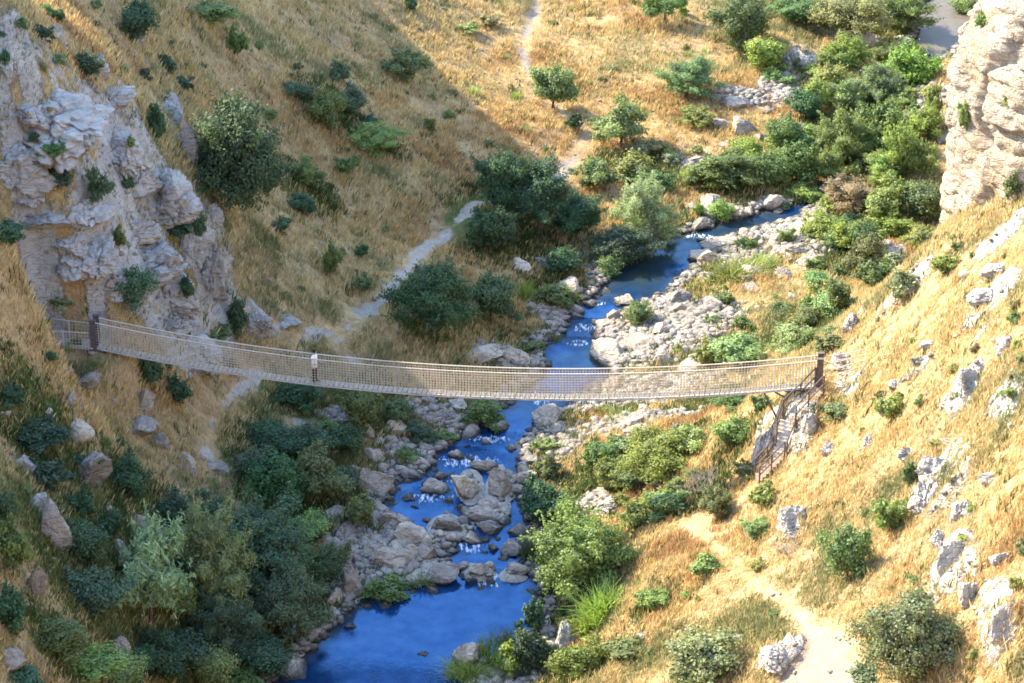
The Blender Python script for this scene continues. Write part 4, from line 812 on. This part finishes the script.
scatter_plants(30, [(120,520,325,683),(140,560,325,683),(240,420,350,530)], (24,56), ['dense','loose'], ['bt','dk','md','ol'], 'bush filling the shaded thicket of the lower slope', 'bushes of the shaded thicket', 'thicket_bush')
print('scatter', round(time.time()-T0, 1), len(PLANTS))
# ------------------------------------------------------------------ grass
def grass_stuff(name, label, N, wgt, hrange, palette, spread, nb, seed, wid=.015, flop=.5):
    r = np.random.RandomState(seed); pr = (wgt/wgt.sum()).ravel(); idx = r.choice(len(pr), N, p=pr)
    x = DX.ravel()[idx]+r.uniform(-.13, .13, N); y = DY.ravel()[idx]+r.uniform(-.13, .13, N)
    hs = r.uniform(*hrange, N)*(.7+.6*(vnoise(x/2.5, y/2.5, 0, 81)))
    X = np.repeat(x, nb)+r.normal(size=N*nb)*spread; Y = np.repeat(y, nb)+r.normal(size=N*nb)*spread; Zb = gz(X, Y)-.03
    hh = np.repeat(hs, nb)*r.uniform(.55, 1.15, N*nb)
    az = r.uniform(0, 6.28, N*nb); ln = hh*r.uniform(.05, flop, N*nb)+.02
    bx, by = np.cos(az)*ln+.12*hh, np.sin(az)*ln
    sa = r.uniform(0, 6.28, N*nb); w = wid*r.uniform(.6, 1.5, N*nb); sx, sy = np.cos(sa)*w, np.sin(sa)*w
    p0 = np.stack([X-sx, Y-sy, Zb], 1); p1 = np.stack([X+sx, Y+sy, Zb], 1)
    p2 = np.stack([X+.4*bx+sx*.8, Y+.4*by+sy*.8, Zb+hh*.62], 1); p3 = np.stack([X+bx, Y+by, Zb+hh], 1)
    V = np.stack([p0, p1, p2, p3], 1).reshape(-1, 3); Fc = np.arange(len(V)).reshape(-1, 4)
    big = fbm(x/9, y/9, 0, 3, 91)*1.3+.5; med = fbm(x/1.6, y/1.6, 0, 3, 92)*1.1+.5
    t = np.clip(.5*big+.45*med+.16*r.normal(size=N), 0, .999); pal = np.array(palette); f = t*(len(pal)-1); i = f.astype(int); a = (f-i)[:, None]
    c = pal[i]*(1-a)+pal[np.minimum(i+1, len(pal)-1)]*a
    c = np.repeat(c, nb, 0)*r.uniform(.72, 1.25, (N*nb, 1)); c = np.repeat(c, 4, 0)
    o = link_mesh(name, np_mesh(name, V, Fc, 4, MAT['grass'], False, None, {'col': c})); tag(o, label, 'grass', kind='stuff'); return o
# what the camera region covers
c_ = DY*CP-(DY*0+Z-H)*SP; UU = CU+F*DX/c_; VV = CV-F*(DY*SP+(Z-H)*CP)/c_
vis = ((UU > -90) & (UU < 1114) & (VV > -60) & (VV < 760)).astype(float)
vis = np.maximum(vis, .6*((UU > -450) & (UU < 1480) & (VV > -160) & (VV < 900)))
patch = .35+1.1*sstep(-.35, .45, fbm(DX/2.2, DY/2.2, 0, 3, 101))
open_ = sstep(-.15, .3, PD+fbm(DX, DY, 0, 2, 111)*.25)*sstep(.3, 1.4, RD)*(1-.93*np.clip(grav_m, 0, 1))*(1-.78*np.clip(rock_m, 0, 1))*(1-APP)
dens = vis*open_*patch*(1-.6*np.clip(green_m, 0, 1))*np.clip((150/np.maximum(DY, 90))**1.2, .4, 1.5)
grass_stuff('dry_grass', 'dry golden and tan grass covering the gorge slopes', 225000, dens, (.18, .52), [(.38,.235,.11),(.54,.365,.15),(.625,.455,.19),(.645,.50,.265),(.50,.40,.18),(.32,.30,.135),(.20,.215,.09)], .13, 7, 11)
densg = (1-APP)*vis*(np.clip(green_m*1.1, 0, 1)**1.5+.05*patch)*sstep(.1, .8, RD)*sstep(.2, .8, PD)*(1-.6*grav_m)*(1-.6*rock_m)
grass_stuff('green_grass', 'green grass and herbs growing in the damp and shaded patches', 32000, densg, (.2, .55), [(.045,.075,.022),(.07,.11,.03),(.11,.14,.04),(.17,.18,.06)], .13, 8, 12, .03)
print('grass', round(time.time()-T0, 1))
# ------------------------------------------------------------------ footbridge
ax = Vector((BR-BL)[:2].tolist()+[0]); LEN = ax.length; ax.normalize(); side = Vector((-ax.y, ax.x, 0))   # side points away from the camera
SAG = 1.68; WID = .6; RH = 1.46
def dk(t):
    return Vector((BL[0]+(BR[0]-BL[0])*t, BL[1]+(BR[1]-BL[1])*t, BL[2]+(BR[2]-BL[2])*t-4*SAG*t*(1-t)))
br = empty('suspension_footbridge', dk(0)); tag(br, 'long narrow rope footbridge with netted sides hanging across the gorge', 'footbridge')
br.location = (0, 0, 0)
mb = MB(); npk = int(LEN/.26)
for i in range(npk):
    t = (i+.5)/npk; a = dk(t); d = (dk(min(1, t+.01))-dk(max(0, t-.01))).normalized()
    R = Matrix((d, side, d.cross(side))).transposed(); mb.box(a+Vector((0, 0, random.uniform(-.008, .008))), (.215, WID+random.uniform(-.02, .05), .045), R)
mb.build('deck', MAT['weathered_plank'], br)
for s in (-1, 1):
    off = side*(s*WID/2)
    mb = MB(); mb.tube([dk(i/60)+off*1.0+Vector((0, 0, -.06)) for i in range(61)], .035, 6); mb.build('deck_cable', MAT['grey_post'], br)
    mb = MB(); mb.tube([dk(i/60)+off*1.06+Vector((0, 0, RH)) for i in range(61)], .034, 6); mb.build('handrail_rope', MAT['pale_rope'], br)
    mb = MB(); nv = int(LEN/.155)
    for i in range(nv+1):
        t = i/nv; a = dk(t)+off*1.0; mb.tube([a+Vector((0, 0, -.03)), a+off*.06+Vector((0, 0, RH))], .015 if i % 8 else .02, 4, cap=False)
    for k in range(1, 10):
        mb.tube([dk(i/60)+off*(1+.06*k/10)+Vector((0, 0, RH*k/10)) for i in range(61)], .010, 4, cap=False)
    mb.build('side_netting', MAT['rope_net'], br)
    # end posts
    for e, base_t, m in ((0, 0, 'dark_post'), (1, 1, 'rusty_steel')):  # both ends
        p = dk(base_t)+off*1.18+ax*(-.12 if e == 0 else .12); mb = MB(); mb.box(p+Vector((0, 0, .45)), (.3, .16, 2.2)); mb.box(p+Vector((0, 0, 1.585)), (.36, .22, .07)); mb.build('end_post', MAT[m], br)
        # stay ropes down to the ground anchor
        if e == 0: continue
        q = p+Vector((0, 0, 1.3)); dirv = ax*(-1 if e == 0 else 1); g = q+dirv*(3.1 if e == 0 else 2.1); g.z = float(gz(g.x, g.y))+(.75 if e == 0 else .25)
        for hz in (1.38, .9, .45):
            q2 = p+Vector((0, 0, hz)); g2 = p+dirv*2.3; g2.z = max(float(gz(g2.x, g2.y))+hz*.62, p.z+hz*.62)
            mb = MB(); mb.tube([q2, q2.lerp(g2, .5)+Vector((0, 0, -.04)), g2], .026, 5); mb.build('stay_rope', MAT['pale_rope'], br)
        g3 = p+dirv*2.3; zb_ = float(gz(g3.x, g3.y)); mb = MB(); mb.box(Vector((g3.x, g3.y, (zb_+p.z+1.0)/2-.1)), (.12, .12, p.z+1.0-zb_+.3)); mb.build('anchor_post', MAT['grey_post'], br)
# approach railing at the shaded end
ap = empty('approach_railing', (0, 0, 0)); tag(ap, 'netted railing with grey posts along the shaded approach to the footbridge', 'railing')
rp = []
for s in (-1, 1):
    P0 = dk(0)+side*(s*.56)-ax*.35; pts_ = [P0-ax*(k*1.35) for k in range(3)]
    for p in pts_: p.z = max(float(gz(p.x, p.y)), BL[2]-.2)
    for p in pts_[1:]:
        mb = MB(); mb.box(p+Vector((0, 0, .5)), (.1, .1, 1.35)); mb.build('post', MAT['grey_post'], ap)
    mb = MB(); mb.tube([p+Vector((0, 0, 1.15)) for p in pts_], .03, 5); mb.build('handrail', MAT['pale_rope'], ap)
    mb = MB()
    for k in range(1, 6): mb.tube([p+Vector((0, 0, 1.15*k/6)) for p in pts_], .010, 4, cap=False)
    for k in range(17):
        f = k/16*2; i = min(int(f), 1); a = pts_[i].lerp(pts_[i+1], f-i); mb.tube([a, a+Vector((0, 0, 1.15))], .012, 4, cap=False)
    mb.build('side_netting', MAT['rope_net'], ap)
mb = MB(); a = dk(0)-ax*.2; b = a-ax*2.9; b.z = max(float(gz(b.x, b.y)), BL[2]-.2)-.02
for k in range(10):
    c = a.lerp(b, (k+.5)/10); mb.box(c+Vector((0, 0, .03)), (.27, 1.05, .06))
mb.build('walkway', MAT['weathered_plank'], ap)
# ------------------------------------------------------------------ stairs at the sunlit end
st = empty('bridge_stairs', (0, 0, 0)); tag(st, 'brown stairs with rusty handrails climbing the bank to the sunlit bridge end', 'stairs')
def gp(u, v, dz=0.):
    p, t = march(u, v, Z); return Vector((p[0], p[1], p[2]+dz))
top = dk(1)+ax*.15-side*.75; top.z = BR[2]+.02
mid = gp(789, 424); land = gp(781, 458); foot = gp(757, 482)
def flight(a, b, width, n, mat, name, outv=.0):
    d = b-a; h = Vector((d.x, d.y, 0)).normalized(); nrm = Vector((-h.y, h.x, 0)); R = Matrix((h, nrm, Vector((0, 0, 1)))).transposed()
    for k in range(n):
        c = a.lerp(b, (k+.5)/n); g = float(gz(c.x, c.y)); z = c.z; L = Vector((d.x, d.y, 0)).length/n*1.08
        mb = MB(); th = max(.12, min(.5, z-g+.2)); mb.box(Vector((c.x, c.y, z-th/2+.1)), (L, width, th), R); mb.build(name, mat, st)
    return nrm, h
def fix(p):
    p = p.copy(); p.z = float(gz(p.x, p.y))+.12; return p
mid, land, foot = fix(mid), fix(land), fix(foot); mid.z = max(mid.z, top.z*.42+land.z*.58)
n1, h1 = flight(top, mid, .95, 12, MAT['brown_tread'], 'step'); n2, h2 = flight(mid, land, .95, 9, MAT['pale_concrete'], 'step'); n3, h3 = flight(land, foot, .95, 7, MAT['brown_tread'], 'step')
def railing(chain, mat, hgt=1.0):
    for p in chain:
        mb = MB(); mb.box(p+Vector((0, 0, hgt/2-.12)), (.075, .075, hgt+.25)); mb.build('rail_post', mat, st)
    for f in (1., .52):
        mb = MB(); mb.tube([p+Vector((0, 0, hgt*f)) for p in chain], .036, 6); mb.build('handrail', mat, st)
for sg in (-1, 1):
    o1, o2, o3 = n1*(.5*sg), n2*(.5*sg), n3*(.5*sg)
    ch = [top+o1, top.lerp(mid, .5)+o1, mid+(o1+o2)*.5, mid.lerp(land, .5)+o2, land+(o2+o3)*.5]
    railing(ch, MAT['rusty_steel'], 1.05)
    if True: railing([land+(o2+o3)*.5+h3*.12, land.lerp(foot, .5)+o3, foot+o3], MAT['rusty_steel'], 1.0)
# timber props fanning out under the deck end
a = dk(.955)
for k in range(4):
    b_ = dk(.90+.02*k)-side*.45; g = gp(786-k*2, 408+k*3)
    e_ = dk(.93+.014*k)+side*(-.3); g2 = Vector((e_.x+.7, e_.y-.3+.18*k, 0)); g2.z = float(gz(g2.x, g2.y))-.1
    mb = MB(); mb.tube([e_+Vector((0, 0, -.08)), g2], .05, 6); mb.build('prop', MAT['rusty_steel'], br)
# ------------------------------------------------------------------ person on the bridge
def build_person(t):
    o = dk(t); root = empty('person', o+Vector((0, 0, .03)), math.atan2(ax.y, ax.x)-.25)
    root.scale = (1.05, 1.05, 1.05); tag(root, 'person in a loose white shirt and dark trousers standing on the footbridge', 'person')
    # body faces +x ; y is across
    def skin(name, J, E, mat, par):
        me = bpy.data.meshes.new(name); me.from_pydata([j[0] for j in J], E, []); ob = bpy.data.objects.new(name, me); COL.objects.link(ob); ob.parent = par
        m = ob.modifiers.new('Skin', 'SKIN'); m.use_smooth_shade = True; sub = ob.modifiers.new('Subdivision', 'SUBSURF'); sub.levels = sub.render_levels = 1
        for v, j in zip(me.skin_vertices[0].data, J): v.radius = (j[1], j[2] if len(j) > 2 else j[1])
        me.skin_vertices[0].data[0].use_root = True; me.materials.append(mat); return ob
    J = [((0,0,.92),.115,.15),((0,0,1.10),.10,.145),((.0,0,1.32),.10,.17),((.01,0,1.45),.07,.09),((.025,0,1.52),.05),((.04,0,1.60),.078,.07),((.045,0,1.67),.085,.072),((.03,0,1.73),.05),
         ((.0,.09,.86),.09),((.03,.095,.48),.058),((.0,.10,.08),.04),((.09,.11,.035),.04),((.16,.115,.025),.03),
         ((0,-.09,.86),.09),((-.02,-.095,.48),.058),((-.06,-.10,.08),.04),((.03,-.11,.035),.04),((.10,-.115,.025),.03),
         ((0,.19,1.39),.052),((-.02,.235,1.12),.042),((.20,.19,1.05),.032),((.27,.175,1.07),.026),
         ((0,-.19,1.39),.052),((-.03,-.235,1.12),.042),((.18,-.20,1.03),.032),((.25,-.185,1.05),.026),((.125,0,1.635),.018)]
    E = [(0,1),(1,2),(2,3),(3,4),(4,5),(5,6),(6,7),(0,8),(8,9),(9,10),(10,11),(11,12),(0,13),(13,14),(14,15),(15,16),(16,17),(2,18),(18,19),(19,20),(20,21),(2,22),(22,23),(23,24),(24,25),(5,26)]
    for (b0, s) in ((21, 1), (25, -1)):
        bx = J[b0][0]
        for f in range(5):
            l = (.05, .075, .085, .08, .06)[f]; dy_ = (-.028, -.018, -.005, .008, .02)[f]*s; i = len(J)
            J.append(((bx[0]+.03+l*.5, bx[1]+dy_, bx[2]-.005), .0095)); J.append(((bx[0]+.03+l*.85, bx[1]+dy_*1.1, bx[2]-.03), .008)); E += [(b0, i), (i, i+1)]
    body = skin('body', J, E, MAT['skin'], root)
    mb = MB(); mb.loft([((.0,0,.80),.165,.215),((-.005,0,.92),.155,.205),((.0,0,1.08),.14,.19),((.0,0,1.28),.145,.205),((.0,0,1.40),.115,.20),((.01,0,1.46),.075,.10),((.015,0,1.485),.058,.065)], 14)
    for s in (1, -1):
        mb.tube([(0,.15*s,1.40),(-.005,.215*s,1.30),(-.02,.24*s,1.12),(.07,.225*s,1.085)], [.075,.075,.064,.058], 8)
    mb.build('shirt', MAT['white_shirt'], root, True)
    mb = MB(); mb.loft([((0,0,.78),.13,.165),((0,0,.95),.125,.165),((0,0,1.0),.11,.15)], 12)
    for s, x in ((1,.0),(-1,-.06)): mb.tube([(0,.088*s,.88),(.012+x*.4,.095*s,.5),(x,.10*s,.10)], [.105,.082,.066], 8)
    mb.build('trousers', MAT['dark_trousers'], root, True)
    mb = MB(); mb.loft([((.015,0,1.60),.085,.088),((.02,0,1.68),.103,.092),((.022,0,1.735),.092,.082),((.025,0,1.775),.05,.045)], 12); mb.build('hair', MAT['hair'], root, True)
    for s, x in ((1, .07), (-1, .01)):
        mb = MB(); mb.loft([((x,.11*s,.0),.13,.05),((x,.11*s,.045),.13,.052),((x-.03,.11*s,.09),.07,.05)], 10); mb.build('shoe', MAT['shoe'], root, True)
build_person((318-98)/(817-98.)+.002)
# ------------------------------------------------------------------ light
w = bpy.data.worlds.new('World'); scene.world = w; w.use_nodes = True; nt = w.node_tree; nt.nodes.clear()
sky = nt.nodes.new('ShaderNodeTexSky'); sky.sky_type = 'NISHITA'; sky.sun_disc = False; sky.sun_elevation = SUN_E
sky.air_density = 1.0; sky.dust_density = .6; sky.ozone_density = 2.2
bg = nt.nodes.new('ShaderNodeBackground'); bg.inputs[1].default_value = .145; ow = nt.nodes.new('ShaderNodeOutputWorld')
nt.links.new(sky.outputs[0], bg.inputs[0]); nt.links.new(bg.outputs[0], ow.inputs[0])
sd = Vector((-math.cos(SUN_A)*math.cos(SUN_E), math.sin(SUN_A)*math.cos(SUN_E), math.sin(SUN_E)))   # towards the sun
sky.sun_rotation = math.atan2(sd.x, sd.y)
sl = bpy.data.lights.new('sun', 'SUN'); sl.energy = 2.6; sl.angle = math.radians(.55); sl.color = (1, .885, .69)
so = bpy.data.objects.new('sun', sl); COL.objects.link(so); so.rotation_euler = sd.to_track_quat('Z', 'Y').to_euler(); so.location = (-60, 160, 120)
scene.render.engine = 'CYCLES'; scene.cycles.use_denoising = True; scene.cycles.max_bounces = 6; scene.cycles.diffuse_bounces = 3; scene.cycles.filter_width = 1.7
vs = scene.view_settings; vs.view_transform = 'Standard'; vs.look = 'None'; vs.gamma = 1; vs.use_curve_mapping = False; vs.exposure = 2.72
print('done', round(time.time()-T0, 1))
